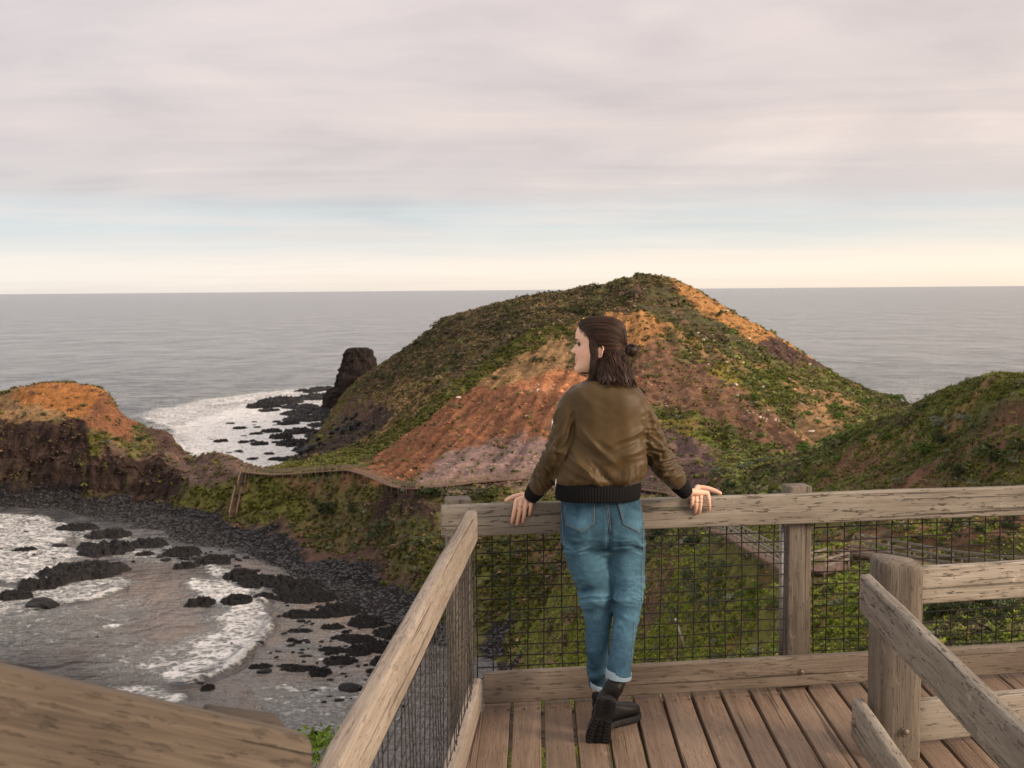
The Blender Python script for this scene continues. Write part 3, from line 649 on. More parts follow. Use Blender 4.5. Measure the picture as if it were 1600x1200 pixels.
def leaf_mat(name, rough=0.7, trans=0.25):
    m, nt, b = new_mat(name); g = NT(nt)
    t = g.attr('tint'); n = g.noise(g.coord(), 9.0, 3)
    c = g.mix(1.0, t, g.ramp(n, [(0.3, 0.75), (0.7, 1.25)]), 'MULTIPLY')
    g.l(c, b.inputs['Base Color']); b.inputs['Roughness'].default_value = rough; b.inputs['Specular IOR Level'].default_value = 0.2
    tr = g.n('BsdfTranslucent'); g.l(c, tr.inputs[0]); mx = g.n('MixShader'); mx.inputs[0].default_value = trans
    out = [n for n in nt.nodes if n.type == 'OUTPUT_MATERIAL'][0]
    g.l(b.outputs[0], mx.inputs[1]); g.l(tr.outputs[0], mx.inputs[2]); g.l(mx.outputs[0], out.inputs[0])
    return m
MAT_LEAF = leaf_mat('foliage')
dS = svals[1] - svals[0]
gy_ = np.gradient(blur(TZ), axis=0) / np.gradient(DV)[:, None]; gx_ = np.gradient(blur(TZ), axis=1) / (DV[:, None] * dS)
area = (np.gradient(DV)[:, None] * DV[:, None] * dS * np.sqrt(1 + np.clip(gx_ ** 2 + gy_ ** 2, 0, 9))).ravel()
D3 = TY.ravel(); S3 = (TX / TY).ravel()
# only where the photograph's side of the land can be seen from about the viewpoint (a generous margin round it)
elev = (TZ - CAM.z) / TY; run = np.maximum.accumulate(elev, axis=0); vis = (elev > run - 0.004 - 2.6 / TY).ravel()
inview = (np.abs(S3) < 0.50) & (D3 > 40) & (D3 < 520) & (TZ.ravel() > SEA + 1.0) & vis
def sample(density_per_m2, n_max):
    wgt = area * density_per_m2 * inview
    n = int(min(n_max, wgt.sum())); 
    idx = RNG.choice(len(wgt), n, p=wgt / wgt.sum())
    y = D3[idx] + (RNG.random(n) - 0.5) * np.gradient(DV)[idx // NS]; s = S3[idx] + (RNG.random(n) - 0.5) * dS
    x = s * y
    return idx, np.stack([x, y, tz_at(x, y)], 1)
clump_far = [tmpl_clump(s, 20, 0.36) for s in range(7)]
clump_near = [tmpl_clump(20 + s, 60, 0.20, 0.8) for s in range(6)]
tufts = [tmpl_tuft(s) for s in range(6)]
# scrub
patch = fbm(xy / 6.0, 3, 120)
idx, pos = sample(dens[:, 0] * smooth(-0.55, 0.25, patch) * (1.5 + 1.2 * (D3 < 130)) , 30000)
n = len(idx); far = D3[idx] > 125
sc = np.where(far, 0.55 + 0.85 * RNG.random(n) ** 2, 0.20 + 0.42 * RNG.random(n) ** 2)
base = np.array([[0.090, 0.080, 0.036], [0.130, 0.102, 0.056], [0.068, 0.072, 0.030], [0.165, 0.135, 0.060], [0.110, 0.120, 0.034], [0.120, 0.088, 0.062]])
rightish = (S3[idx] > ray(1130, 700).x)
pickc = RNG.choice(6, n, p=[.28, .22, .2, .14, .08, .08]); tint = base[pickc] * (0.8 + 0.45 * RNG.random(n))[:, None]
tint[rightish & (RNG.random(n) < .6)] *= np.array([1.1, 1.4, 0.9])
tint[far & ~rightish] *= np.array([1.14, 0.97, 1.08])
pos[:, 2] -= 0.1 * sc
scatter('coastal_scrub', clump_far, pos[far], sc[far], tint[far] * 1.35, MAT_LEAF, zsquash=0.45 + 0.4 * RNG.random(far.sum()))
scatter('slope_scrub', clump_near, pos[~far], sc[~far], tint[~far] * 1.3, MAT_LEAF, zsquash=0.6 + 0.5 * RNG.random((~far).sum()))
# larger thickets
clump_big = [tmpl_clump(70 + s, 90, 0.20, 0.75) for s in range(6)]
thick = fbm(xy / 11.0, 3, 133)
idx, pos = sample(np.clip(dens[:, 0] - .5, 0, 1) * smooth(-0.25, 0.25, thick) * np.where(D3 > 160, 0.8, 0.22), 9000)
n = len(idx); sc = np.where(D3[idx] > 160, 1.0 + 1.7 * RNG.random(n) ** 1.7, 0.6 + 0.8 * RNG.random(n) ** 1.5)
tint = base[RNG.choice(6, n, p=[.26, .26, .2, .10, .08, .10])] * (0.6 + 0.6 * RNG.random(n))[:, None] * 1.15
pos[:, 2] -= 0.15 * sc
scatter('thicket_undergrowth', clump_big, pos, sc, tint, MAT_LEAF, zsquash=0.5 + 0.35 * RNG.random(n))
# clods and scree on bare ground
def tmpl_clod(seed):
    r = np.random.default_rng(seed); bm = bmesh.new(); bmesh.ops.create_icosphere(bm, subdivisions=1, radius=1.0)
    V = np.array([v.co[:] for v in bm.verts]); F = np.array([[v.index for v in f.verts] for f in bm.faces]); bm.free()
    return V * (0.65 + 0.6 * r.random((len(V), 1))) * np.array([1, 1, .6]), F
barem = np.clip(.32 - dens[:, 0], 0, 1) * np.clip(.5 - dens[:, 1], 0, 1) * (peb < .3) * (0.2 + rocky) * smooth(-.3, .3, fbm(xy / 5.0, 3, 171))
idx, pos = sample(barem * 30.0 * (D3 > 60), 16000)
n = len(idx); sc = (0.10 + 0.34 * RNG.random(n) ** 3)
ctint = np.clip(colr[idx] * (0.45 + 1.25 * RNG.random(n) ** 1.2)[:, None], .01, .75)
MAT_CLOD, nt_, b_ = new_mat('soil_clod'); g_ = NT(nt_); g_.l(g_.attr('tint'), b_.inputs['Base Color']); b_.inputs['Roughness'].default_value = .95; b_.inputs['Specular IOR Level'].default_value = .1
scatter('scree_rubble', [tmpl_clod(s) for s in range(5)], pos, sc, ctint, MAT_CLOD)
# turf and ice-plant
gp = fbm(xy / 3.5, 3, 140)
idx, pos = sample(dens[:, 1] * smooth(-0.45, 0.2, gp) * np.where(D3 < 130, 19.0, np.where(D3 < 190, 6.0, 2.6)), 110000)
n = len(idx); far = D3[idx] > 150
sc = np.where(far, 0.40 + 0.35 * RNG.random(n), 0.13 + 0.17 * RNG.random(n)); rightish_g = S3[idx] > ray(1110, 700).x
base = np.array([[0.150, 0.160, 0.032], [0.118, 0.138, 0.030], [0.190, 0.172, 0.042], [0.195, 0.145, 0.055], [0.088, 0.104, 0.032]])
tint = base[RNG.choice(5, n, p=[.34, .24, .2, .1, .12])] * (0.75 + 0.5 * RNG.random(n))[:, None] * np.where(far[:, None], 1.0, np.where((rightish_g & (D3[idx] > 84))[:, None], np.array([1.1, 1.15, 1.0]), np.array([1.8, 2.05, 1.4])))
scatter('grass', tufts, pos, sc, tint, MAT_LEAF)
# grey-green saltbush
gy = fbm(xy / 4.0, 3, 160)
idx, pos = sample(dens[:, 2] * smooth(-0.1, 0.4, gy) * np.where(D3 < 130, 1.1, 0.6), 8000)
n = len(idx); sc = np.where(D3[idx] > 125, 0.45 + 0.4 * RNG.random(n), 0.26 + 0.4 * RNG.random(n))
base = np.array([[0.22, 0.235, 0.15], [0.17, 0.19, 0.105], [0.29, 0.29, 0.21], [0.135, 0.15, 0.075]])
tint = base[RNG.choice(4, n, p=[.3, .35, .1, .25])] * (0.75 + 0.4 * RNG.random(n))[:, None]
scatter('saltbush_undergrowth', clump_near, pos, sc, tint, MAT_LEAF, zsquash=0.6 + 0.4 * RNG.random(n))
# ------------------------------------------------------------------ sea
sD = np.concatenate([np.geomspace(70, 420, 560), np.geomspace(420, 1100, 240)[1:], np.geomspace(1100, 120000, 120)[1:]])
sS = np.concatenate([np.linspace(-4, -0.66, 14)[:-1], np.linspace(-0.64, 0.64, 560), np.linspace(0.66, 4, 14)[1:]])
SX = sS[None, :] * sD[:, None]; SY = np.repeat(sD[:, None], len(sS), 1)
sxy = np.stack([SX.ravel(), SY.ravel()], 1); sy = sxy[:, 1]
W1 = fbm(sxy / np.array([26.0, 9.0]), 3, 200); W2 = fbm(sxy / np.array([7.0, 3.2]), 3, 210)
calm = smooth(1000, 500, sy)
sz = SEA + calm * (0.30 * W1 + 0.14 * W2)
def plan(poly): return [tuple(atz(px, py, SEA)[:2]) for px, py in poly]
swn = np.stack([fbm(sxy / 11.0, 4, 220), fbm(sxy / 11.0, 4, 230)], 1)
def region(poly, feather, warp=3.0):
    P = plan(poly); A = np.array(P); lo = A.min(0) - 60; hi = A.max(0) + 60
    out = np.zeros(len(sxy)); idx = np.nonzero((sxy[:, 0] > lo[0]) & (sxy[:, 0] < hi[0]) & (sxy[:, 1] > lo[1]) & (sxy[:, 1] < hi[1]))[0]
    q = sxy[idx] + swn[idx] * warp; dd = polydist(q, P); sd = np.where(inpoly(q, P), dd, -dd)
    out[idx] = smooth(-feather * .5, feather * .5, sd); return out
foam = np.zeros(len(sxy)); sandy = np.zeros(len(sxy))
for poly, f, k, wp in [
    ([(205,648),(290,628),(400,612),(470,606),(545,606),(560,660),(470,735),(400,745),(330,722),(285,720),(268,690),(225,664)], 16, .88, 9),
    ([(240,690),(270,665),(400,625),(545,640),(545,700),(440,745),(330,725),(285,725)], 8, 1.08, 5),
    ([(180,640),(300,620),(420,604),(560,600),(560,612),(300,640)], 40, .62, 12),
    ([(-60,800),(60,806),(120,822),(105,850),(150,866),(60,905),(-60,915)], 5, .86, 4),
    ([(-60,912),(60,918),(140,905),(195,898),(215,912),(150,935),(70,952),(-60,966)], 4, .80, 3),
    ([(70,815),(200,838),(290,858),(300,880),(200,880),(110,845)], 4, .64, 3),
    ([(295,900),(340,906),(412,930),(418,985),(372,1030),(300,1066),(262,1066),(268,1030),(330,985),(350,950),(300,935),(280,915)], 3.5, .95, 4.5),
    ([(200,1015),(300,985),(345,940),(380,960),(330,1040),(262,1072),(190,1040)], 8, .72, 4),
    ([(170,1068),(250,1070),(272,1082),(272,1100),(235,1112),(180,1100)], 3, .80, 2),
    ([(120,1020),(180,980),(280,1000),(250,1060),(150,1060)], 10, .60, 4),
    ([(300,868),(380,895),(420,905),(405,930),(330,905)], 3, .85, 2),
    ([(390,1070),(520,1060),(640,1040),(660,1160),(480,1160),(400,1120)], 8, .64, 4),
    ([(430,925),(560,980),(600,1040),(520,1060),(430,1010)], 6, .52, 4),
    ([(-40,960),(200,930),(280,940),(180,1010),(60,1020),(-40,1010)], 10, .52, 4),
    ([(1395,612),(1450,604),(1450,645),(1425,648),(1405,635)], 8, .58, 6),
    ([(1380,598),(1460,590),(1470,606),(1400,614)], 16, .52, 6)]:
    r = region(poly, f, wp) * k
    foam = np.maximum(foam, r)
for poly, f, k in [([(190,880),(330,905),(420,930),(520,955),(660,1010),(680,1180),(420,1180),(330,1090),(300,1060),(120,1010),(60,960)], 30, .75),
                   ([(350,868),(420,880),(520,940),(620,975),(640,1040),(560,1080),(460,1010),(420,960),(395,915)], 10, 1.0),
                   ([(-60,800),(300,860),(300,930),(-60,980)], 15, .45)]:
    sandy = np.maximum(sandy, region(poly, f, 5) * k)
# the surf stands up a little
sz = sz + calm * 0.35 * np.clip(foam - 0.3, 0, 1) * (0.6 + 0.8 * np.abs(W2))
def crest(pts, hgt, wdt, back):
    P = np.array(plan(pts)); best = np.full(len(sxy), 99.0); sgn_ = np.zeros(len(sxy))
    lo, hi = P.min(0) - 15, P.max(0) + 15; idx = np.nonzero(((sxy > lo) & (sxy < hi)).all(1))[0]; q = sxy[idx] + swn[idx] * 2.0; bb = best[idx]; tt = np.zeros(len(idx))
    for k_, (a_, b_) in enumerate(zip(P[:-1], P[1:])):
        ab = b_ - a_; t_ = np.clip(((q - a_) @ ab) / (ab @ ab), 0, 1); d_ = np.hypot(*(q - a_ - t_[:, None] * ab).T); m_ = d_ < bb; bb = np.where(m_, d_, bb); tt = np.where(m_, (k_ + t_) / (len(P) - 1), tt)
    env = smooth(0, .15, tt) * smooth(1, .85, tt); hgt_ = np.exp(-(bb / wdt) ** 2) * env * np.clip(.75 + 1.6 * W1[idx] + .6 * W2[idx], 0, 1.4)
    sz[idx] += hgt * hgt_; foam[idx] = np.maximum(foam[idx], 1.15 * hgt_)
crest([(400,918),(416,945),(415,985),(390,1018),(340,1050),(290,1068),(258,1070)], 0.75, 1.3, 0)
crest([(276,1078),(272,1094),(250,1110),(215,1112)], 0.25, 1.1, 0)
crest([(-30,968),(60,952),(140,938),(205,915)], 0.5, 1.2, 0)
crest([(-30,905),(40,912),(120,905)], 0.5, 1.4, 0)
crest([(-30,822),(60,815),(110,825)], 0.6, 1.6, 0)
crest([(210,650),(270,668),(300,700)], 0.6, 2.5, 0); crest([(300,640),(400,625),(480,612)], 0.9, 4.0, 0)
nS = len(sS); ii = (np.arange(len(sD) - 1)[:, None] * nS + np.arange(nS - 1)[None, :]).ravel()
F = np.stack([ii, ii + 1, ii + 1 + nS, ii + nS], 1)
me = np_mesh('sea', np.stack([sxy[:, 0], sxy[:, 1], sz], 1), F, True, attrs={'foam': foam, 'sandy': sandy})
m, nt, b = new_mat('sea_water'); g = NT(nt)
c = g.coord(); fo = g.attr('foam', 2); sa = g.attr('sandy', 2)
swell = g.noise(g.mapping(c, (0.013, 0.007, 1)), 1.0, 7, 0.55, 0.4)
chop = g.noise(g.mapping(c, (0.16, 0.34, 1)), 1.0, 5, 0.65)
rip = g.noise(g.mapping(c, (0.9, 1.6, 1)), 1.0, 4, 0.6)
patch = g.noise(g.mapping(c, (0.024, 0.016, 1), (0, 0, 0.1)), 1.0, 9, 0.74)
water = g.mix(sa, (0.048, 0.050, 0.052), (0.25, 0.197, 0.163))
water = g.mix(g.math('MULTIPLY', g.ramp(patch, [(0.44, 0.0), (0.56, 1.0)]), 0.85), water, (0.135, 0.130, 0.131))
aer = g.ramp(fo, [(0.25, 0.0), (0.8, 1.0)])
water = g.mix(g.math('MULTIPLY', aer, 0.55), water, (0.20, 0.235, 0.235))
wv = g.vmath('ADD', c, g.vmath('MULTIPLY', g.n('TexNoise').outputs[1], (2.4, 2.4, 0)))
tn = [n for n in nt.nodes if n.type == 'TEX_NOISE'][-1]; g.l(c, tn.inputs['Vector']); tn.inputs['Scale'].default_value = 0.45; tn.inputs['Detail'].default_value = 4
cells = g.voro(g.mapping(wv, (0.75, 1.0, 1)), 1.0, 'DISTANCE_TO_EDGE')
lace = g.math('SUBTRACT', 0.62, g.math('MULTIPLY', cells, 1.9))
fn = g.noise(g.mapping(c, (0.38, 0.55, 1)), 1.0, 9, 0.76, 1.2)
pat = g.math('ADD', g.math('MULTIPLY_ADD', fn, 1.7, -0.38), g.math('MULTIPLY', lace, 0.45))
mask = g.math('MULTIPLY', g.math('SUBTRACT', g.math('ADD', g.math('MULTIPLY', fo, 0.66), pat), 1.03), 4.0, clamp=True)
mask = g.math('MULTIPLY', mask, g.ramp(fo, [(0.05, 0.0), (0.2, 1.0)]))
col = g.mix(mask, water, (0.86, 0.84, 0.825))
g.l(col, b.inputs['Base Color'])
g.l(g.math('MULTIPLY_ADD', mask, 0.6, 0.16), b.inputs['Roughness'])
b.inputs['IOR'].default_value = 1.33
g.l(g.math('MULTIPLY_ADD', mask, -0.35, 0.42), b.inputs['Specular IOR Level'])
mid = g.noise(g.mapping(c, (0.075, 0.06, 1)), 1.0, 6, 0.68)
hh = g.math('ADD', g.math('MULTIPLY_ADD', mid, 2.6, g.math('MULTIPLY', swell, 17.0)), g.math('ADD', g.math('MULTIPLY', chop, 0.7), g.math('MULTIPLY', rip, 0.14)))
hh = g.math('ADD', hh, g.math('MULTIPLY', g.math('MULTIPLY', mask, fn), 0.9))
g.l(g.bump(hh, 1.0, 1.0), b.inputs['Normal'])
struct(link('sea', me, m))

# ------------------------------------------------------------------ rock
m, nt, b = new_mat('wet_basalt'); g = NT(nt)
c = g.coord('Object'); info = g.n('ObjectInfo')
n1 = g.noise(c, 2.5, 7, 0.7); n2 = g.noise(c, 9.0, 5, 0.7)
col = g.ramp(n1, [(0.3, (0.005, 0.0045, 0.0045)), (0.55, (0.012, 0.0105, 0.010)), (0.8, (0.032, 0.025, 0.022))])
g.l(col, b.inputs['Base Color']); b.inputs['Roughness'].default_value = 0.5; b.inputs['Specular IOR Level'].default_value = 0.18
g.l(g.bump(g.math('ADD', n1, g.math('MULTIPLY', n2, 0.4)), 0.8, 0.3), b.inputs['Normal'])
MAT_BASALT = m
def rock_np(seed, sub=3, rough=0.35, flat=1.0, ledge=0.0):
    bm = bmesh.new(); bmesh.ops.create_icosphere(bm, subdivisions=sub, radius=1.0)
    V = np.array([v.co[:] for v in bm.verts]); F = np.array([[v.index for v in f.verts] for f in bm.faces]); bm.free()
    n = fbm(V * 1.3 + seed * 7.7, 4, seed, 0.55); rdg = fbm(V * 2.1 + seed * 3.1, 3, seed + 9, 0.55, ridged=True)
    V = V * (1 + rough * n + 0.22 * (rdg - .3))[:, None]
    r = np.random.default_rng(seed)
    for k in range(7):      # broken faces
        d = r.normal(size=3); d /= np.linalg.norm(d); h = 0.62 + 0.25 * r.random(); t = V @ d - h
        V = V - np.clip(t, 0, None)[:, None] * d * 0.85
    V[:, 2] = np.where(V[:, 2] > 0.45, 0.45 + (V[:, 2] - 0.45) * 0.6, V[:, 2]) * flat
    return V, F
ROCKS = []
def shelf_np(seed, nr=34, na=96):
    r_ = np.linspace(0, 1, nr); a = np.arange(na) * 2 * math.pi / na
    R = 1 + 0.34 * fbm(np.stack([np.cos(a) * 1.6 + seed, np.sin(a) * 1.6, a * 0], 1), 3, seed) + 0.10 * fbm(np.stack([np.cos(a) * 7, np.sin(a) * 7, a * 0 + seed], 1), 3, seed + 3)
    x = (r_[:, None] * (R * np.cos(a))[None]).ravel(); y = (r_[:, None] * (R * np.sin(a))[None]).ravel(); q = np.stack([x * 2.4 + seed * 5, y * 1.7, x * 0], 1)
    h = 0.30 + 0.75 * fbm(q, 4, seed + 7, .6, ridged=True) + 0.35 * fbm(q * 3.1, 3, seed + 11); h = np.floor(h * 6) / 6 * .5 + h * .5
    rr = np.repeat(r_, na); z = np.clip(h, 0.02, 1.1) * smooth(1.0, 0.70, rr) - 0.30 * smooth(.86, 1.0, rr)
    ii = np.arange(nr - 1)[:, None] * na; jj = np.arange(na)[None, :]
    return np.stack([x, y, z], 1), np.stack([ii + jj, ii + (jj + 1) % na, ii + na + (jj + 1) % na, ii + na + jj], -1).reshape(-1, 4)
for k in range(12):
    V, F = shelf_np(k + 1) if k < 5 else rock_np(k + 1, 3, 0.62)
    ROCKS.append(np_mesh('sea_rock', V, F, False, None))
    ROCKS[-1].materials.append(MAT_BASALT)
def place_rock(px, py, wpx, hpx, label, group=None, zbase=None, dark=None, name='sea_rock'):
    p = atz(px, py + hpx * 0.35, SEA if zbase is None else zbase)
    k = random.randrange(5) if wpx > 13 and hpx < wpx * .42 else random.randrange(5, 12)
    o = bpy.data.objects.new(name, ROCKS[k]); COL.objects.link(o)
    hw = wpx * 0.5 / FPX * p.y
    sl = (CAM.z - p.z) / p.y
    dep = min(hw * 0.95, hpx / FPX * p.y / sl * 0.42)
    hh = max(0.4, hpx / FPX * p.y * (0.72 if k < 5 else 0.75)); dep *= 1.25 if k < 5 else 1.0
    o.location = (p.x, p.y, p.z - 0.15 * hh); o.scale = (hw, max(dep, hw * .3), hh); o.rotation_euler = (0, 0, random.uniform(-.25, .25) + (math.pi if random.random() < .5 else 0))
    return tag(o, label, 'rock', group)
BIG = [(128,888,150,28,'long low black rock shelf awash left of the bay, largest in the surf'),(66,908,84,20,'black rock shelf just below the long one in the left surf'),
 (22,928,70,16,'flat black rock at the water in the lower left surf'),(70,938,56,24,'rounded black rock with foam skirt below the left shelves'),(165,853,100,22,'dark rock slab lying off the pebble beach'),
 (38,858,44,9,'thin black rock in the far left white surf'),(92,851,26,12,'small black rock in left surf above the long shelf'),(58,866,20,6,'tiny dark rock in white surf by the long shelf'),
 (313,938,54,14,'low black rock at the top edge of the crescent breaker'),(372,934,56,16,'black rock ledge where the breaker meets the sand'),(412,931,40,12,'dark ledge at the end of the breaker ledge row'),
 (226,864,34,7,'slim dark rock beside the sandy pool'),(288,882,40,12,'dark stony clump at the sandy pool edge'),(405,905,70,18,'dark stone heap on wet sand by the pebbles'),(465,912,90,22,'broad black boulder bank jutting from the pebble beach'),
 (378,895,60,20,'pebbly black patch on the sand beneath the beach'),(466,957,52,12,'flat black rock alone on the wet sand flat'),(505,930,60,14,'black rock ridge on the sand below the pebbles'),
 (404,1003,18,12,'lone dark rock at the breaker front'),(374,1032,20,14,'small black rock ahead of the crescent breaker'),(412,1047,22,14,'round black boulder standing in the shallows'),(408,1040,46,9,'low dark rock behind the round boulder in the shallows'),
 (470,1044,70,10,'long thin black reef curving over the shallows'),(530,1030,60,14,'black reef hump in the middle of the shallows'),(560,1012,50,16,'dark reef knob toward the handrail'),(500,1048,40,14,'black block at the end of the thin reef'),
 (548,1069,42,26,'chunky black boulder beside the sloping handrail'),(597,1030,40,14,'dark rock close under the handrail edge'),(590,1005,50,14,'dark rock ledge on the sand near the handrail'),(545,995,60,10,'low brown black ledge on the sand flat'),
 (470,985,50,8,'thin dark ledge on wet sand in mid flat'),(520,978,44,9,'thin black ledge near the pebble edge'),(600,985,44,12,'black ledge under the pebble bank end'),(325,1072,26,9,'pair of little black rocks in the shallows'),(313,1066,14,8,'little black rock in clear shallows'),
 (490,1077,14,7,'small dark stone in the lower shallows'),(515,1088,12,6,'tiny dark stone in lower shallows'),(530,1092,18,8,'dark wet stone in the foam lace'),(492,1146,22,9,'dark wet stone near the plank end'),(150,995,10,5,'tiny dark rock in open bay water'),
 (410,632,60,13,'black reef rock in the far white surf'),(440,624,80,14,'long black reef at the top of the far surf'),(500,618,80,12,'black reef running out from the sea stack foot'),(465,644,60,9,'black reef rock in mid far surf'),(515,645,50,10,'black reef rock below the stack foot'),
 (480,610,50,8,'thin black reef beyond the far surf'),(502,662,50,9,'black reef rock beside the dark shore'),(375,668,26,7,'small black rock in the far foam'),(400,677,26,7,'black rock in the foam left of the boulder shore'),(345,688,26,9,'flat black rock in far foam near the saddle'),
 (425,672,36,10,'black rock near the middle of the far foam'),(440,680,40,14,'black rock by the dark boulder shore'),(405,692,34,10,'low black rock in far foam'),(380,690,20,8,'small rock in far foam centre'),(420,708,20,6,'thin rock above the saddle hump'),
 (395,716,22,6,'thin rock in foam just above the saddle'),(375,706,14,4,'tiny rock in foam above the saddle'),(360,661,16,5,'tiny black rock in the open foam'),(455,690,50,16,'black rocks heap at the foam edge'),(430,716,26,8,'dark rock next to the grassy spur'),(478,652,80,12,'long dark reef between the far foam patches'),(500,640,70,12,'dark reef arm reaching from the headland foot'),(468,672,60,14,'broad black rock at the inner far foam'),(486,690,66,16,'broad black boulder bank at the dark shore'),(420,640,40,7,'thin dark reef at the seaward end of far reefs'),(530,628,50,14,'black block beneath the sea stack')]
for k_, (x_, y_, w_, h_) in enumerate([(545,622,60,16),(528,652,66,16),(508,676,64,18),(484,700,60,16),(458,716,50,12),(560,640,60,18),(540,668,56,18),(520,696,56,16),(492,652,60,10),(470,634,70,9),(452,660,40,9),(510,606,60,8)]):
    BIG.append((x_, y_, w_, h_, 'black rock of the reef platform joined to the headland foot'))
for k_, (x_, y_, w_, h_) in enumerate([(120,822,70,12),(170,832,80,14),(230,846,70,14),(285,860,70,14),(335,872,60,14),(430,905,80,16),(480,930,80,16),(530,948,80,18),(575,968,70,18),(620,985,60,18),(450,930,50,12),(500,958,60,10),(560,996,60,12),(600,1012,50,10),(640,1010,40,12),(520,1014,60,8),(450,1040,46,7),(590,1048,44,9)]):
    BIG.append((x_, y_, w_, h_, 'black rubble ledge fringing the lower edge of the pebble beach'))
for px, py, wd, ht, lab in BIG:
    place_rock(px, py, wd, ht, lab, 'ledges along the pebble beach edge' if 'fringing' in lab else 'rocks of the reef platform' if 'joined' in lab else None)
for (cx, cy, sx, sy_, num, grp, lab) in [(470,668,60,26,34,'small reef rocks in the far surf','small black reef rock among white surf by the dark shore'),
      (380,690,50,22,14,'small rocks scattered in the far foam','small black rock scattered in the far white foam'),
      (500,1000,105,46,95,'small stones on the tidal flat','small dark stone on the wet tidal flat'),
      (560,1085,60,30,14,'little stones in the shallows by the handrail','little dark stone in shallows beside the handrail'),
      (330,872,100,16,50,'small stones on the sandy pool rim','small dark stone on the rim of the sandy pool'),
      (110,850,110,30,16,'small rocks in the left surf','small black rock in the white surf of the bay')]:
    for k in range(num):
        px = random.gauss(cx, sx * .6); py = random.gauss(cy, sy_ * .6); wd = random.choice([5, 6, 7, 8, 10, 12, 15])
        if cy < 760 and py > 738 - max(0, (px - 430)) * .6: continue
        place_rock(px, py, wd, wd * random.uniform(.3, .55), lab, grp)
# boulder shore: too many to count
def tmpl_stone(seed):
    V, F = rock_np(seed, 1, 0.3); return V, F
stones = [tmpl_stone(60 + k) for k in range(6)]
pebmask = peb * (TZ.ravel() > SEA - 0.3)
inview2 = inview; inview = (np.abs(S3) < 0.50) & (D3 > 90) & (D3 < 330) & vis & (TZ.ravel() > SEA - 0.3)
idx, pos = sample(pebmask * 3.2, 22000); n = len(idx)
sc = 0.16 + 0.34 * RNG.random(n) ** 2
tint = np.array([0.020, 0.018, 0.0185]) * (0.5 + 1.3 * RNG.random(n) ** 1.5)[:, None]
pm, pnt, pb = new_mat('beach_stone'); pg = NT(pnt); pg.l(pg.attr('tint'), pb.inputs['Base Color']); pb.inputs['Roughness'].default_value = 0.55
scatter('beach_pebbles', stones, pos, sc, tint, pm, zsquash=0.55 + 0.3 * RNG.random(n))
inview = inview2
# loose dark rock on the far shore left of the headland foot
for k in range(70):
    px = random.uniform(440, 560); py = 722 - (px - 440) * 0.55 + random.uniform(-12, 10)
    p = ground(px, py); o = bpy.data.objects.new('shore_boulder', ROCKS[random.randrange(5, 12)]); COL.objects.link(o)
    s = random.uniform(.5, 1.6); o.location = p; o.scale = (s, s * random.uniform(.6, 1.1), s * random.uniform(.6, 1.1)); o.rotation_euler = (random.uniform(-.5, .5), random.uniform(-.5, .5), random.uniform(0, 6))
    tag(o, 'dark boulder on the shore under the grassy spur', 'boulder', 'dark boulders on the shore under the grassy spur')
# sea stack
def lathe_outline(pts_l, pts_r, D, depth, nz=34, na=40, seed=3):
    top = min(p[1] for p in pts_l); bot = max(p[1] for p in pts_l); Vs = []
    for i in range(nz):
        py = bot + (top - bot) * (i / (nz - 1)) ** 0.92
        xl = np.interp(py, [p[1] for p in pts_l], [p[0] for p in pts_l]); xr = np.interp(py, [p[1] for p in pts_r], [p[0] for p in pts_r])
        c = at((xl + xr) / 2, py, D); hw = (xr - xl) / 2 / FPX * D
        for j in range(na):
            a = j / na * 2 * math.pi; ca, sa = math.cos(a), math.sin(a)
            a2 = (a + .35 + .12 * math.sin(i * .35)) % (math.pi / 3.5) - math.pi / 7; rr = math.cos(math.pi / 7) / math.cos(a2) * 1.06
            Vs.append((c.x + hw * rr * ca, c.y + depth * (hw / 8.5) ** .6 * rr * sa, c.z))
    V = np.array(Vs); ii = np.arange(nz - 1)[:, None] * na; j = np.arange(na)[None, :]
    F = np.stack([ii + j, ii + (j + 1) % na, ii + na + (j + 1) % na, ii + na + j], -1).reshape(-1, 4)
    cap = ((nz - 1) * na + np.arange(na))[None, :]
    ctr = V.reshape(nz, na, 3).mean(1).repeat(na, 0); out = V - ctr; out /= np.maximum(np.linalg.norm(out, axis=1), .01)[:, None]
    rel = (V - ctr); rad_ = np.linalg.norm(rel[:, :2], axis=1).reshape(nz, na).max(1).repeat(na); q = rel / np.maximum(rad_, .1)[:, None]; zr = np.repeat(np.linspace(0, 1, nz), na); r_ = np.random.default_rng(seed)
    for k_ in range(13):
        a_ = k_ / 13 * 6.283 + r_.uniform(-.3, .3); h_ = r_.uniform(.70, .92) + r_.uniform(-.14, .14) * (zr - .5); t_ = q[:, 0] * math.cos(a_) + q[:, 1] * math.sin(a_) - h_
        q[:, 0] -= np.clip(t_, 0, None) * math.cos(a_); q[:, 1] -= np.clip(t_, 0, None) * math.sin(a_)
    V = ctr + q * rad_[:, None] * 1.22
    n = fbm(V / np.array([3.2, 3.2, 9.0]), 4, seed, .55, ridged=True) - .4 + 0.5 * fbm(V / 2.0, 3, seed + 4)
    n = (fbm(V / np.array([2.0, 2.0, 8.0]), 3, seed + 20, .5, ridged=True) - .45) * 1.5 + n * .7 + .6 * np.round(fbm(V / np.array([4.0, 4.0, 3.4]), 2, seed + 8) * 3) / 3
    return V + out * n[:, None], [F, cap]
V, F = lathe_outline([(549,543.5),(543,549),(538,558),(532,571),(527,586),(523,604),(512,609),(505,642)], [(570,541.5),(578,550),(586,565),(591,580),(597,594),(602,604),(611,609),(618,642)], 486, 8.0)
o = link('sea_stack', np_mesh('sea_stack', V, F, False), None)
m, nt, b = new_mat('stack_rock'); g = NT(nt); c = g.coord()
n1 = g.noise(g.mapping(c, (1, 1, .3)), .55, 7, .7)
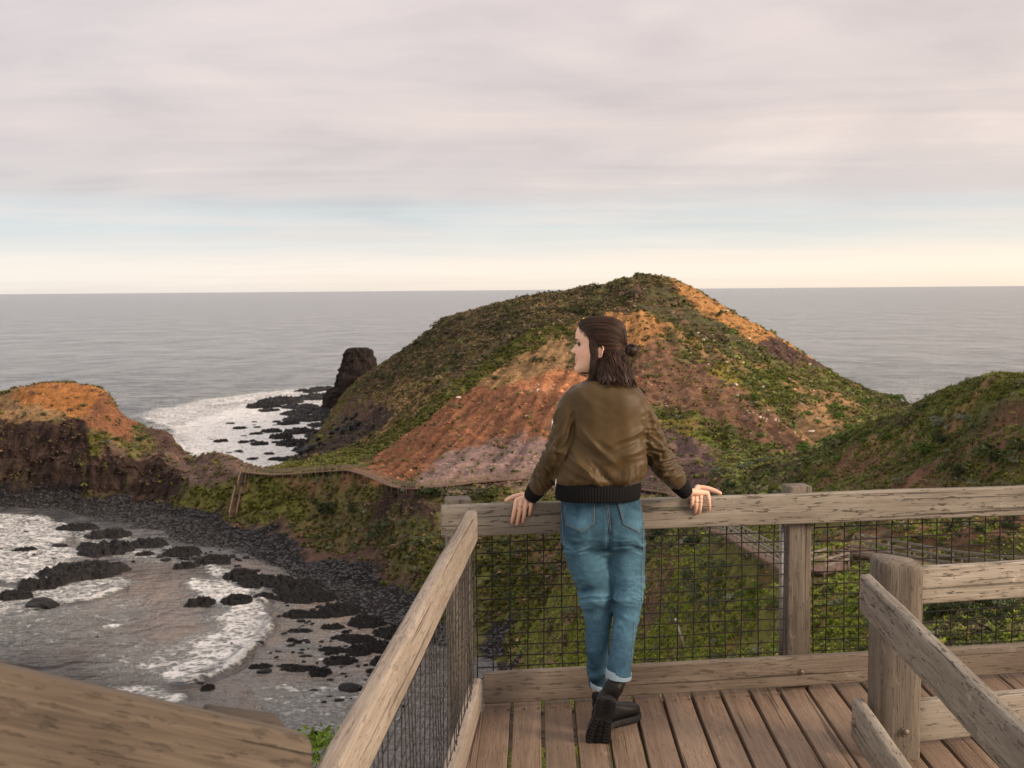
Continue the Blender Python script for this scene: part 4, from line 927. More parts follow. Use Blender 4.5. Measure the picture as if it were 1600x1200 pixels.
hz = g.n('SeparateXYZ'); g.l(c, hz.inputs[0])
col = g.ramp(n1, [(0.3, (0.012, 0.0095, 0.0095)), (0.55, (0.030, 0.023, 0.021)), (0.8, (0.070, 0.050, 0.038))])
g.l(col, b.inputs['Base Color']); b.inputs['Roughness'].default_value = .95; b.inputs['Specular IOR Level'].default_value = .05; g.l(g.bump(n1, .9, 1.2), b.inputs['Normal'])
o.data.materials.append(m); tag(o, 'tall dark sea stack standing in the surf at the headland foot', 'sea stack')
# ------------------------------------------------------------------ lookout platform
W_GREY = mat_wood('wood_weathered_grey', (0.180, 0.147, 0.113), (0.275, 0.232, 0.183), (0.35, 0.307, 0.252), pits=0.85)
W_PALE = mat_wood('wood_pale_handrail', (0.22, 0.172, 0.132), (0.325, 0.262, 0.207), (0.39, 0.33, 0.27), pits=0.35)
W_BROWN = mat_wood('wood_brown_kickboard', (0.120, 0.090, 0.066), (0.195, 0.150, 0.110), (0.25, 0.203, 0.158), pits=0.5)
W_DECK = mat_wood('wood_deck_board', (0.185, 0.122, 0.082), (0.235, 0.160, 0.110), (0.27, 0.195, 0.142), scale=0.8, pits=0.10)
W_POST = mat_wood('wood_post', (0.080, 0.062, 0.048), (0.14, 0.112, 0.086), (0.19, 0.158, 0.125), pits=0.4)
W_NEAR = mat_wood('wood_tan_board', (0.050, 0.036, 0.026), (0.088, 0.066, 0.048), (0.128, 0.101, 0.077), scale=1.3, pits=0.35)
STEEL = mat_simple('galvanised_steel', (0.22, 0.21, 0.20), 0.5, 0.7, 0.3, 60)
BOLT = mat_simple('bolt_steel', (0.20, 0.16, 0.13), 0.55, 0.5, 0.4, 80)
m, nt, b = new_mat('rusty_wire'); g = NT(nt); c = g.coord()
g.l(g.ramp(g.noise(c, 6.0, 4, .7), [(0.4, (0.009, 0.007, 0.006)), (0.62, (0.022, 0.012, 0.009)), (0.75, (0.07, 0.026, 0.015))]), b.inputs['Base Color'])
b.inputs['Roughness'].default_value = 0.7; b.inputs['Metallic'].default_value = 0.2
WIRE = m
m, nt, b = new_mat('galvanised_wire'); g = NT(nt); c = g.coord()
g.l(g.ramp(g.noise(c, 7.0, 4, .7), [(0.35, (0.015, 0.012, 0.010)), (0.6, (0.05, 0.040, 0.032)), (0.75, (0.16, 0.13, 0.10))]), b.inputs['Base Color'])
b.inputs['Roughness'].default_value = 0.55; b.inputs['Metallic'].default_value = 0.4
WIRE_PALE = m

RZ_TOP = 0.89
A0, A1 = atz(745, 789, RZ_TOP), atz(1600, 760, RZ_TOP)
RD_ = Vector((A1.x - A0.x, A1.y - A0.y, 0)).normalized()       # along the front fence, to the right
RN = Vector((-RD_.y, RD_.x, 0))                                # away from the deck
CORNER = Vector((A0.x, A0.y, 0))
def front(t, n=0.0, z=0.0): return CORNER + RD_ * t + RN * n + Vector((0, 0, z))
def t_at(px):
    d = ray(px, 800); # where the vertical plane through the pixel column meets the fence front
    k = (CORNER.x - d.x * CORNER.y) / (d.x * RD_.y - RD_.x); return k
def post(name, base_left_near, W, T, ztop, mat, parent, along=RD_, seed=0, r=0.008):
    p0 = Vector(base_left_near); p1 = Vector((p0.x, p0.y, ztop))
    return timber(name, p0, p1, W, T, mat, parent, up=-Vector(along), seed=seed, r=r)
def mesh_lattice(name, O, du, dv, Lu, Lv, su, sv, mat, parent, rad=0.0029, wav=0.004, seed=0):
    parts = []
    nu, nv = int(Lu / su), int(Lv / sv); du, dv = np.array(du), np.array(dv); O = np.array(O); nrm = np.cross(du, dv)
    r = np.random.default_rng(seed)
    for i in range(nu + 1):
        t = np.linspace(0, Lv, 14); u = i * su + 0.004 * r.standard_normal()
        off = wav * np.sin(t * 9 + r.random() * 6) * r.random()
        P = O + du * (u + off)[:, None] + dv * t[:, None] + nrm * (wav * np.sin(t * 5 + i))[:, None]
        parts.append(tube_np(P, rad, 5))
    for k in range(nv + 1):
        t = np.linspace(0, Lu, max(6, int(Lu / 0.09))); v = min(Lv, k * sv + 0.003 * r.standard_normal())
        P = O + du * t[:, None] + dv * (v + wav * np.sin(t * 4 + k) * 0.8)[:, None] + nrm * (0.0036 + wav * np.sin(t * 3 + k * 2))[:, None]
        parts.append(tube_np(P, rad, 5))
    V, F = merge_np(parts)
    return attach(link(name, np_mesh(name, V, F, True), mat), parent)
def bolt(p, nrm, parent, rad=0.011, name='bolt'):
    V0, F0, C0 = tube_np(np.array([p, p + nrm * 0.003]), rad * 1.5, 14)
    V1, F1, C1 = tube_np(np.array([p + nrm * 0.003, p + nrm * 0.009, p + nrm * 0.012]), np.array([rad, rad * .85, rad * .4]), 12)
    V, F = merge_np([(V0, F0, C0), (V1, F1, C1)])
    return attach(link(name, np_mesh(name, V, F, False), BOLT), parent)

# deck
deck = empty('viewing_platform', tuple(front(1.2, -0.8, 0)))
tag(deck, 'brown timber deck of long boards the woman stands on', 'platform')
BDIR = Vector((ray(838, 453).x, 1, 0)).normalized(); BX = Vector((BDIR.y, -BDIR.x, 0))
t0, t1 = t_at(757), t_at(1228); pitch = (t1 - t0) / 10
k = -1
nb = 0
for k in range(-1, 27):
    ta = t0 + pitch * k + 0.008; wdt = (pitch - 0.016) * RD_.dot(BX)
    far = front(ta, 0.135, 0.0)
    L = 2.6 + random.uniform(-.01, .01)
    if k == -1: far, wdt = front(ta + 0.035, -0.005, 0.0), wdt - 0.04
    zj = random.uniform(-.0015, .0015)
    p1 = far + Vector((0, 0, zj)); p0 = p1 - BDIR * L
    timber('deck_board', p0, p1, wdt, 0.06, W_DECK, deck, up=-BX, seed=100 + k, r=0.004, wob=0.0012)
for n_ in (0.07, -0.75, -1.6):
    timber('joist', front(0.05 - 0.12 * n_, n_, -0.065), front(3.4, n_, -0.065), 0.15, 0.05, W_POST, deck, seed=int(n_ * 10) + 5)
for px in (770, 790, 815, 838, 862, 885, 1010, 1032, 1054, 1075, 1100, 1122, 1147, 1168, 1195, 1215):
    bolt(Vector(front(t_at(px), -0.035, 0.0012)), Vector((0, 0, 1)), deck, 0.0035, 'nail')

# front fence
ff = empty('wire_fence', tuple(front(1.0, 0.06, 0)))
tag(ff, 'front timber and wire mesh fence the woman leans on, facing the headland', 'fence')
tl, tr = t_at(690), 3.35
timber('top_rail', front(tl, 0, RZ_TOP), front(tr, 0, RZ_TOP + 0.0), 0.135, 0.045, W_GREY, ff, seed=3, r=0.009, wob=0.003)
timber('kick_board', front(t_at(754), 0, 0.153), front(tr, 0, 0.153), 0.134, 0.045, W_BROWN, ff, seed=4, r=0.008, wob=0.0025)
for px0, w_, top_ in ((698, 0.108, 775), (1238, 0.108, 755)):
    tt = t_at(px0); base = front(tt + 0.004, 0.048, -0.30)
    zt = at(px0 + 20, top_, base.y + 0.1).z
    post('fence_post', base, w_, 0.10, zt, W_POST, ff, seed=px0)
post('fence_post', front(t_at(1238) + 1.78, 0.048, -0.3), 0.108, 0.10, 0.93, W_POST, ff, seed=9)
mesh_lattice('wire_mesh', front(0.0, 0.052, 0.115), RD_, (0, 0, 1), t_at(1238) - 0.005, 0.69, 0.0745, 0.0505, WIRE, ff, seed=1)
mesh_lattice('wire_mesh', front(t_at(1238) + 0.122, 0.052, 0.115), RD_, (0, 0, 1), 1.62, 0.69, 0.0745, 0.0505, WIRE, ff, seed=2)
pp = front(t_at(1232), 0.075, 0)
V, F, C = tube_np(np.array([[pp.x, pp.y, -0.05], [pp.x, pp.y, 0.80]]), 0.011, 12)
attach(link('steel_pole', np_mesh('steel_pole', V, [F, C]), STEEL), ff)
bolt(front(t_at(1255), 0, 0.086), -RN, ff)

# left fence
B1 = atz(746, 796, 0.894); B0 = atz(530, 1198, 0.894)
LD = Vector((B1.x - B0.x, B1.y - B0.y, 0)).normalized(); LX = Vector((LD.y, -LD.x, 0))
lf = empty('wire_fence', tuple(B0 - Vector((0, 0, B0.z))))
tag(lf, 'pale handrail fence with sagging wire mesh along the seaward deck edge', 'fence')
far = B1 - LD * 0.012
timber('handrail', B0 - LD * 0.75, far, 0.135, 0.048, W_PALE, lf, seed=21, r=0.012, wob=0.003)
K1 = atz(753, 1059, 0.150); k_far = K1 - LD * 0.004
timber('kick_board', k_far - LD * 3.2, k_far, 0.132, 0.046, W_PALE, lf, seed=22, r=0.008, wob=0.0025)
mo = k_far - LX * 0.024 - LD * 2.75; mo.z = 0.13
mesh_lattice('wire_mesh', mo, LD, (0, 0, 1), 2.72, 0.66, 0.0745, 0.0505, WIRE_PALE, lf, seed=3, rad=0.0021, wav=0.005)

# right: stair handrail with stout post
st = empty('stair_railing', tuple(atz(1395, 1183, 0.0)))
tag(st, 'grey sloping-view handrail and low board bolted to a stout rounded post', 'railing')
st['label'] = 'grey stair handrail and low board bolted to a stout rounded post on deck'
pc = at(1395, 1183, 4.47); pc.z = 0
na, hp = 40, 0.757
Vs = []
zl = [0.0, 0.02] + list(np.linspace(0.05, hp - 0.03, 16)) + [hp - 0.012, hp - 0.004, hp]
for i, z in enumerate(zl):
    for j in range(na):
        a = 2 * math.pi * j / na; e = 3.4; rr = 0.092 * (abs(math.cos(a)) ** e + abs(math.sin(a)) ** e) ** (-1 / e)
        if z > hp - 0.02: rr *= 1 - 0.10 * ((z - hp + 0.02) / 0.02) ** 2
        Vs.append((z - (0.012 * (math.cos(a)) if z > hp - 0.03 else 0), rr * math.cos(a), rr * math.sin(a)))
V = np.array(Vs); dn = fbm(V * np.array([2, 30, 30]), 3, 33); V[:, 1:] *= (1 + 0.018 * dn)[:, None]
ii = np.arange(len(zl) - 1)[:, None] * na; jj = np.arange(na)[None, :]
F = np.stack([ii + jj, ii + (jj + 1) % na, ii + na + (jj + 1) % na, ii + na + jj], -1).reshape(-1, 4)
cap = ((len(zl) - 1) * na + np.arange(na))[None, :]
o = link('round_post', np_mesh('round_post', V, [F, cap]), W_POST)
o.parent = st; o.matrix_basis = Matrix.Translation(pc - st.location) @ Matrix(((0, -1, 0, 0), (0, 0, 1, 0), (-1, 0, 0, 0), (0, 0, 0, 1))).inverted().to_4x4() if False else Matrix.Translation(pc - st.location) @ Matrix(((0, LX.x, LD.x, 0), (0, LX.y, LD.y, 0), (1, 0, 0, 0), (0, 0, 0, 1)))
S1 = atz(1343, 896, 0.735); S0 = atz(1600, 1150, 0.735); SD = (S0 - S1).normalized()
timber('handrail', S1 - SD * 0.0, S0 + SD * 1.1, 0.146, 0.045, W_GREY, st, seed=31, r=0.012, wob=0.003)
T1 = atz(1331, 1090, 0.215)
timber('low_board', T1, T1 + SD * 3.0, 0.16, 0.045, W_GREY, st, seed=32, r=0.010, wob=0.003)
SX_ = Vector((0, 0, 1)).cross(SD)
bolt(S1 + SD * 0.05 + Vector((0, 0, -0.075)), -SX_, st); bolt(T1 + SD * 0.045 + Vector((0, 0, -0.085)), -SX_, st, 0.013)
bolt(Vector((pc.x + 0.016, pc.y - 0.094, 0.115)), Vector((0, -1, 0)), st, 0.012)
# fence running on from the stout post
rf = empty('side_fence', tuple(pc + Vector((0.6, 0.1, 0))))
tag(rf, 'two-board grey fence running from the stout post out of frame', 'fence')
U0 = atz(1420, 887, 0.722); U1 = atz(1600, 876, 0.722)
U0.y = max(U0.y, pc.y - 0.02); ud = Vector((U1.x - U0.x, U1.y - U0.y, 0)).normalized()
if abs(ud.y) > 0.3: ud = RD_.copy()
U0 = pc + ud * 0.098 + Vector((0, -0.015, 0.722))
timber('top_rail', U0, U0 + ud * 2.0, 0.145, 0.045, W_GREY, rf, seed=41, r=0.009, wob=0.003)
U2 = Vector((U0.x, U0.y, 0.196)); timber('low_board', U2, U2 + ud * 2.0, 0.165, 0.045, W_GREY, rf, seed=42, r=0.009, wob=0.003)
post('fence_post', pc + ud * 2.0 + Vector((0, 0.035, 0)), 0.1, 0.1, 0.75, W_POST, rf, along=ud, seed=43)

# near handrail beside the photographer
nr = empty('near_handrail', tuple(at(488, 1152, 1.47) - Vector((0, 0, 1.225))))
tag(nr, 'blurred tan timber board at the bottom corner over the sea', 'railing')
N0, N1 = at(-20, 1037, 1.20), at(488, 1152, 1.47)
nd = (N1 - N0).normalized()
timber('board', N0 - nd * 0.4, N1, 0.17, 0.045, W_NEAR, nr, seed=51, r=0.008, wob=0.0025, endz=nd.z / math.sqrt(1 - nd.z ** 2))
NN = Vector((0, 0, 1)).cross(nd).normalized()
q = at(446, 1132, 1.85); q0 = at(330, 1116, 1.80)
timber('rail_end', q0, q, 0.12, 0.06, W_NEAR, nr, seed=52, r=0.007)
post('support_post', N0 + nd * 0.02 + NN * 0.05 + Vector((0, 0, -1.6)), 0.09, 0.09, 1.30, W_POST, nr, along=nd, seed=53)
# ------------------------------------------------------------------ boardwalks on the land
BW = mat_simple('boardwalk_timber', (0.22, 0.155, 0.11), 0.9, 0, 0.3, 1.5)
BWD = mat_simple('boardwalk_deck', (0.15, 0.088, 0.060), 0.9, 0, 0.3, 2.0)
BWG = mat_simple('boardwalk_grey_timber', (0.19, 0.16, 0.13), 0.9, 0, 0.3, 1.5)
def box_np(p0, p1, w, h, up=(0, 0, 1)):
    """bar from p0 to p1, w across, h tall (centred)"""
    p0, p1, up = np.array(p0, float), np.array(p1, float), np.array(up, float)
    d = p1 - p0; d /= max(np.linalg.norm(d), 1e-9); s = np.cross(d, up)
    if np.linalg.norm(s) < 1e-3: s = np.array([1.0, 0, 0])
    s /= np.linalg.norm(s); u = np.cross(s, d)
    V = np.array([p + s * a * w / 2 + u * b_ * h / 2 for p in (p0, p1) for a, b_ in ((-1, -1), (1, -1), (1, 1), (-1, 1))])
    F = np.array([[0, 1, 2, 3], [7, 6, 5, 4], [0, 4, 5, 1], [1, 5, 6, 2], [2, 6, 7, 3], [3, 7, 4, 0]])
    return V, F, None
def strip(parts, name, mat, parent):
    V, F = merge_np(parts); return attach(link(name, np_mesh(name, V, F, False), mat), parent)
def boardwalk(name, nodes, width, label, cat, mat=BW, deckmat=BWD, step=2.3, rails=2, rail_h=1.05, lift=0.45, stairs=False, raw=False, rail_w=0.07):
    P = [Vector(n) if raw else ground(*n) + Vector((0, 0, lift)) for n in nodes]
    if not raw:   # ease the levels between the nodes
        zs = [p.z for p in P]
        for i in range(1, len(P) - 1): P[i].z = 0.25 * zs[i - 1] + 0.5 * zs[i] + 0.25 * zs[i + 1]
    root = empty(name, tuple(P[0] - Vector((0, 0, lift)))); tag(root, label, cat)
    seglen = [0] + list(np.cumsum([(P[i + 1] - P[i]).length for i in range(len(P) - 1)])); Ltot = seglen[-1]
    arr = np.array([p[:] for p in P])
    def pt(t): return np.array([np.interp(t, seglen, arr[:, k]) for k in range(3)])
    n = max(2, int(Ltot / step)); ts = np.linspace(0, Ltot, n + 1)
    C = np.array([pt(t) for t in ts]); T = np.gradient(C, axis=0); T[:, 2] = 0; T /= np.linalg.norm(T, axis=1)[:, None]
    Nn = np.stack([-T[:, 1], T[:, 0], np.zeros(len(T))], 1)
    dk = []
    for i in range(n):
        if stairs:
            m_ = max(2, int((C[i + 1] - C[i])[2] ** 2 + 5))
            for s in range(m_):
                a = C[i] + (C[i + 1] - C[i]) * (s + .5) / m_
                q = Nn[i] * width / 2; dk.append(box_np(a - q, a + q, 0.28, 0.06))
            for sd in (-1, 1):
                q = Nn[i] * sd * width / 2; dk.append(box_np(C[i] + q - [0, 0, .12], C[i + 1] + q - [0, 0, .12], 0.06, 0.25))
        else:
            dk.append(box_np(C[i], C[i + 1] + T[i] * 0.02, width, 0.16))
    strip(dk, 'steps' if stairs else 'deck', deckmat, root)
    for sd in (-1, 1):
        E = C + Nn * (sd * (width / 2 + 0.04))
        for e in E:
            gz = float(tz_at(e[0], e[1])[0]) - 0.3
            gz = max(min(gz, e[2] - 0.3), e[2] - (0.45 if raw else 1.1))
            strip([box_np((e[0], e[1], gz), (e[0], e[1], e[2] + rail_h), 0.10, 0.10)], 'post', mat, root)
        for k in range(rails):
            h = rail_h - 0.05 - k * 0.42
            strip([box_np(E[i] + [0, 0, h], E[i + 1] + [0, 0, h], rail_w, 0.13) for i in range(len(E) - 1)], 'handrail' if k == 0 else 'mid_rail', mat, root)
    return root
boardwalk('boardwalk', [(384,742),(410,746),(440,747),(480,744),(520,740),(548,737),(575,747),(605,764),(622,770),(650,768),(700,762),(760,757),(830,751),(870,752),(930,760)], 1.5,
          'long pale railed boardwalk crossing the saddle below the headland', 'boardwalk')
boardwalk('boardwalk', [(985,766),(1010,770),(1045,777),(1075,786)], 1.5, 'short boardwalk bend showing just beside the woman\'s hip', 'boardwalk')
boardwalk('beach_stairs', [(364,813),(368,793),(373,772)], 1.35, 'lower flight of steep timber beach stairs down to the black pebbles', 'stairs', stairs=True, lift=0.6, step=2.0, rail_w=0.12)
boardwalk('beach_stairs', [(377,766),(380,752),(384,741)], 1.35, 'upper flight of timber stairs between boardwalk and beach landing', 'stairs', stairs=True, lift=0.6, step=2.0, rail_w=0.12)
def hill_pt(px, py, D): return at(px, py, D)
boardwalk('boardwalk', [hill_pt(1112, 828, 101), hill_pt(1140, 836, 95), hill_pt(1165, 852, 88), hill_pt(1200, 872, 81), hill_pt(1234, 892, 76)], 1.05,
          'sloping boardwalk seen through the mesh beside the fence post', 'boardwalk', BWG, BWD, 1.7, raw=True, rail_h=1.0)
boardwalk('boardwalk', [hill_pt(1272, 893, 76), hill_pt(1310, 882, 77.5)], 1.6, 'little landing of boardwalk between post and steps', 'boardwalk', BWG, BWD, 1.2, raw=True, rail_h=1.0)
boardwalk('hill_steps', [hill_pt(1296, 884, 78.5), hill_pt(1320, 862, 81), hill_pt(1345, 850, 82)], 1.1, 'short timber steps with rails climbing from the landing', 'stairs', BW, BWD, 3.0, raw=True, rail_h=0.5, stairs=True, rails=0)
boardwalk('boardwalk', [hill_pt(1344, 864, 80.5), hill_pt(1400, 874, 78), hill_pt(1470, 888, 75), hill_pt(1540, 897, 72.5), hill_pt(1640, 905, 69.5)], 1.6,
          'grey railed boardwalk running along the green hill to frame edge', 'boardwalk', BWG, BWD, 1.6, raw=True, rails=3, rail_h=1.1)

# ------------------------------------------------------------------ single shrubs
def shrub_mesh(seed, base, n=420, leaf=0.10, flat=0.75, lobes=6):
    r = np.random.default_rng(seed); Vs, Cs = [], []
    L = r.normal(size=(lobes, 3)) * np.array([0.5, 0.5, 0.22]) + np.array([0, 0, 0.35]); R = 0.35 + 0.3 * r.random(lobes)
    for k in range(n):
        q = r.integers(lobes); u = r.normal(size=3); u /= np.linalg.norm(u)
        if u[2] < -0.3: u[2] *= -1
        c = L[q] + u * R[q] * (0.75 + 0.3 * r.random()); c[2] = max(c[2], 0.02) * flat / 0.75
        nn = u + 0.6 * r.normal(size=3); nn /= np.linalg.norm(nn); t = np.cross(nn, r.normal(size=3)); t /= np.linalg.norm(t); bt = np.cross(nn, t)
        s = leaf * (.6 + .8 * r.random()); Vs += [c + t * s, c + bt * s * .55, c - t * s, c - bt * s * .55]
        col = np.array(base) * (0.6 + 0.8 * r.random()) * (0.85 + 0.3 * (q / lobes)); Cs += [col] * 4
    return np_mesh('shrub', np.array(Vs), np.arange(len(Vs)).reshape(-1, 4), False, colors=np.clip(np.array(Cs), .004, .9))
SHR = {k: [shrub_mesh(300 + 10 * i + j, c, n, lf, fl) for j in range(4)] for i, (k, c, n, lf, fl) in enumerate([
    ('dark', (0.034, 0.048, 0.016), 420, .10, .8), ('silver', (0.20, 0.215, 0.145), 420, .11, .8), ('green', (0.085, 0.135, 0.020), 420, .11, .7), ('grey', (0.105, 0.125, 0.062), 420, .11, .8)])}
for v in SHR.values():
    for me in v: me.materials.append(MAT_LEAF)
def shrub(kind, px, py, wpx, label, group=None, squash=1.0, name='shrub'):
    p = ground(px, py); o = bpy.data.objects.new(name, random.choice(SHR[kind])); COL.objects.link(o)
    s = wpx * 0.5 / FPX * p.y * 1.05
    o.location = p - Vector((0, 0, 0.1 * s)); o.scale = (s, s, s * squash); o.rotation_euler = (0, 0, random.uniform(0, 6.28))
    return tag(o, label, 'shrub', group)
for kind, px, py, wd, lab, sq in [
  ('dark', 714, 578, 16, 'small dark oval shrub alone on the grassy seaward slope', 1.1), ('dark', 850, 569, 36, 'flat dark shrub on the tan mound by her cheek', .45),
  ('dark', 772, 590, 22, 'small dark shrub at the foot of the tan mound', .4), ('dark', 655, 545, 34, 'dark shrub patch high on the seaward slope', .6), ('dark', 602, 592, 14, 'dark little shrub near the sea stack side slope', .8),
  ('dark', 517, 800, 44, 'black-green round shrub below the saddle boardwalk, larger of two', .9), ('dark', 556, 800, 24, 'black-green round shrub beside the larger one under the boardwalk', .9), ('dark', 690, 785, 90, 'wide dark green thicket right under the saddle boardwalk', .5),
  ('dark', 765, 780, 60, 'dark thicket between boardwalk and fence corner post', .5), ('dark', 1150, 765, 30, 'dark shrub in the gully left of the fence post', .6), ('grey', 1122, 745, 40, 'grey-green shrub at the gully mouth beside her sleeve', .6),
  ('grey', 1160, 735, 44, 'grey-green leafy shrub at the lower end of the green hill', .6), ('grey', 1195, 725, 34, 'grey-green shrub on the crest end of the green hill', .6), ('silver', 1470, 672, 34, 'pale silver shrub high on the green hill crest', .9),
  ('silver', 1500, 664, 28, 'pale silver shrub just right of its twin high on hill', .9), ('dark', 1545, 720, 60, 'big dark shrub on brown patch of green hill', .9), ('dark', 1505, 745, 40, 'dark shrub left below the big dark one', .8),
  ('dark', 1480, 690, 44, 'dark shrub below the silver pair on the hill', .6), ('dark', 1590, 700, 40, 'dark shrub at frame edge on the green hill', .8), ('silver', 1402, 758, 16, 'small silver cushion shrub just above the top rail', .9),
  ('silver', 1417, 748, 11, 'tiny silver cushion shrub above the rail, upper of pair', .9), ('silver', 1585, 728, 16, 'small silver shrub beside the big dark shrub', .9), ('dark', 1075, 525, 24, 'dark shrub on orange saddle behind her head', .5),
  ('dark', 1009, 533, 22, 'dark shrub just right of her hair bun', .5), ('dark', 905, 492, 30, 'dark shrub on ridge above her forehead', .6), ('dark', 1128, 494, 22, 'dark shrub on the orange ridge shoulder', .6),
  ('dark', 190, 690, 30, 'dark low shrub on the red headland ledge', .5), ('dark', 222, 686, 24, 'second dark low shrub on the red headland ledge, seaward', .5), ('silver', 165, 694, 14, 'whitish shrub on the headland turf patch', .6),
  ('silver', 1385, 842, 14, 'silver shrub above the grey hill boardwalk', .8), ('silver', 1440, 842, 14, 'pale shrub behind the grey boardwalk rails', .8), ('silver', 1310, 838, 12, 'pale shrub above the hill steps', .8)]:
    shrub(kind, px, py, wd, lab, None, sq)
for kind, cx, cy, sx, sy_, num, wd, grp, lab in [
   ('grey', 610, 835, 60, 28, 26, 20, 'grey-green shrubs on the cove slope', 'grey-green bush on the slope between dark rock band and pebbles'),
   ('grey', 820, 900, 60, 50, 24, 20, 'grey-green bushes seen through the front mesh', 'grey-green bush seen through wire mesh beside her legs'),
   ('grey', 1130, 930, 80, 50, 26, 24, 'grey bushes on the green slope past her knees', 'grey bush on green slope beyond mesh, between woman and post'),
   ('green', 1195, 945, 38, 40, 18, 18, 'green bushes below the ramp', 'small green bush on the bank below the sloping boardwalk'),
   ('dark', 1010, 845, 70, 18, 22, 24, 'dark bushes in the gully behind the rail', 'dark bush in the gully just under the top rail'),
   ('dark', 1500, 960, 80, 26, 22, 34, 'dark bushes beyond the stout post', 'dark bush beyond the stout post fence'),
   ('dark', 1530, 825, 60, 16, 16, 24, 'dark bushes above the grey boardwalk', 'dark bush on the slope above the grey boardwalk'),
   ('green', 1330, 665, 110, 45, 22, 26, 'green bushes on the green hill', 'leafy green bush on the near green hill'),
   ('silver', 1110, 640, 70, 40, 16, 7, 'silver tufts on the headland face', 'tiny silver plant on the headland face right of the woman')]:
    for k in range(num):
        px, py = random.gauss(cx, sx * .65), random.gauss(cy, sy_ * .6)
        if px > 1590: px = 1590 - random.random() * 60
        shrub(kind, px, py, wd * random.uniform(.6, 1.35), lab, grp, random.uniform(.6, .95), 'bush')
# pale limestone lumps on the headland face
LIME = mat_simple('limestone', (0.55, 0.45, 0.35), 0.9, 0, 0.25, 3.0, 0.3)
LR = []
for k in range(5):
    V, F = rock_np(40 + k, 2, 0.3, 0.8); me = np_mesh('boulder', V, F, False); me.materials.append(LIME); LR.append(me)
def lime(px, py, wd, lab, grp=None):
    p = ground(px, py); o = bpy.data.objects.new('boulder', random.choice(LR)); COL.objects.link(o)
    s = wd * .5 / FPX * p.y; o.location = p + Vector((0, 0, .15 * s)); o.scale = (s * random.uniform(.9, 1.4), s, s * random.uniform(.6, .9)); o.rotation_euler = (0, 0, random.uniform(0, 6))
    tag(o, lab, 'boulder', grp)
for px, py, wd, lab in [(1268, 677, 10, 'large pale limestone block low on the headland scree'), (1137, 581, 6, 'pale rock on the turf left of the green gully'), (1149, 602, 8, 'pale rock at the edge of brown scree'),
     (1192, 606, 10, 'tall pale outcrop below the green gully'), (1264, 570, 9, 'pale rock on the sea-facing ridge line'), (1117, 667, 8, 'pale round boulder by the grassy streak'), (1135, 487, 8, 'cream rock on the orange ridge'),
     (1170, 530, 6, 'cream rock lower on the orange ridge'), (1337, 633, 6, 'pale rock near the far end of the ridge'), (636, 680, 4, 'white speck of rock at the red slope foot'), (718, 682, 4, 'white rock on the middle red slope'), (716, 622, 9, 'tan rock outcrop at top of the red slope')]:
    lime(px, py, wd, lab)
for cx, cy, sx, sy_, num, grp, lab in [(1200, 650, 60, 28, 60, 'pale stones on the brown scree', 'pale stone on the brown scree of the headland'), (1105, 540, 40, 22, 30, 'pale stones by the high green strip', 'pale stone beside the high green strip'),
       (1040, 640, 30, 20, 16, 'pale stones right of her shoulder', 'pale stone on the bank right of her shoulder'), (850, 608, 40, 8, 22, 'orange-white stones on the red cutting', 'light stone on the red cutting left of her jacket')]:
    for k in range(num):
        lime(random.gauss(cx, sx * .6), random.gauss(cy, sy_ * .6), random.choice([2, 2.5, 3, 3, 4, 5]), lab, grp)
# white marker stake on the slope
p = ground(1072, 1018); d = Vector((-0.35, -.05, 1)).normalized()
stake = empty('marker_stake', tuple(p)); tag(stake, 'thin leaning white stake on the green slope beyond mesh', 'stake')
V, F, C = tube_np(np.array([p[:], (p + d * 1.5)[:], (p + d * 2.6)[:]]), np.array([.09, .075, .06]), 6)
attach(link('pole', np_mesh('pole', V, [F, C]), mat_simple('white_paint', (.7, .66, .6), .7)), stake)
V, F, C = tube_np(np.array([(p + d * 2.2)[:], (p + d * 2.5)[:]]), .11, 6)
attach(link('band', np_mesh('band', V, [F, C]), STEEL), stake)
# leafy bush under the seaward handrail
nb_ = empty('leafy_bush', tuple(at(496, 1200, 5.6)))
tag(nb_, 'bright green leafy bush below the gap between board and handrail', 'bush')
def near_bush(seed, n, R, leaf):
    r = np.random.default_rng(seed); Vs, Cs = [], []
    for k in range(n):
        u = r.normal(size=3); u /= np.linalg.norm(u); c = u * R * (0.6 + 0.45 * r.random()) * np.array([1.3, 1, 1])
        nn = u * .6 + r.normal(size=3) * .7; nn /= np.linalg.norm(nn); t = np.cross(nn, r.normal(size=3)); t /= np.linalg.norm(t); bt = np.cross(nn, t); s = leaf * (.6 + .7 * r.random())
        Vs += [c - t * s, c + bt * s * .32, c + t * s, c - bt * s * .32]; col = np.array((0.12, 0.19, 0.02)) * (.5 + r.random()); Cs += [col] * 4
    return np_mesh('foliage', np.array(Vs), np.arange(len(Vs)).reshape(-1, 4), False, colors=np.array(Cs))
o = link('foliage', near_bush(5, 1500, 0.20, 0.022), MAT_LEAF, nb_); o.location = (0, 0, 0)
V, F, C = tube_np(np.array([[0, 0, -0.9], [0.02, 0, -0.3], [0, 0, 0.05]]), np.array([.02, .014, .008]), 6)
link('stem', np_mesh('stem', V, [F, C]), W_POST, nb_)
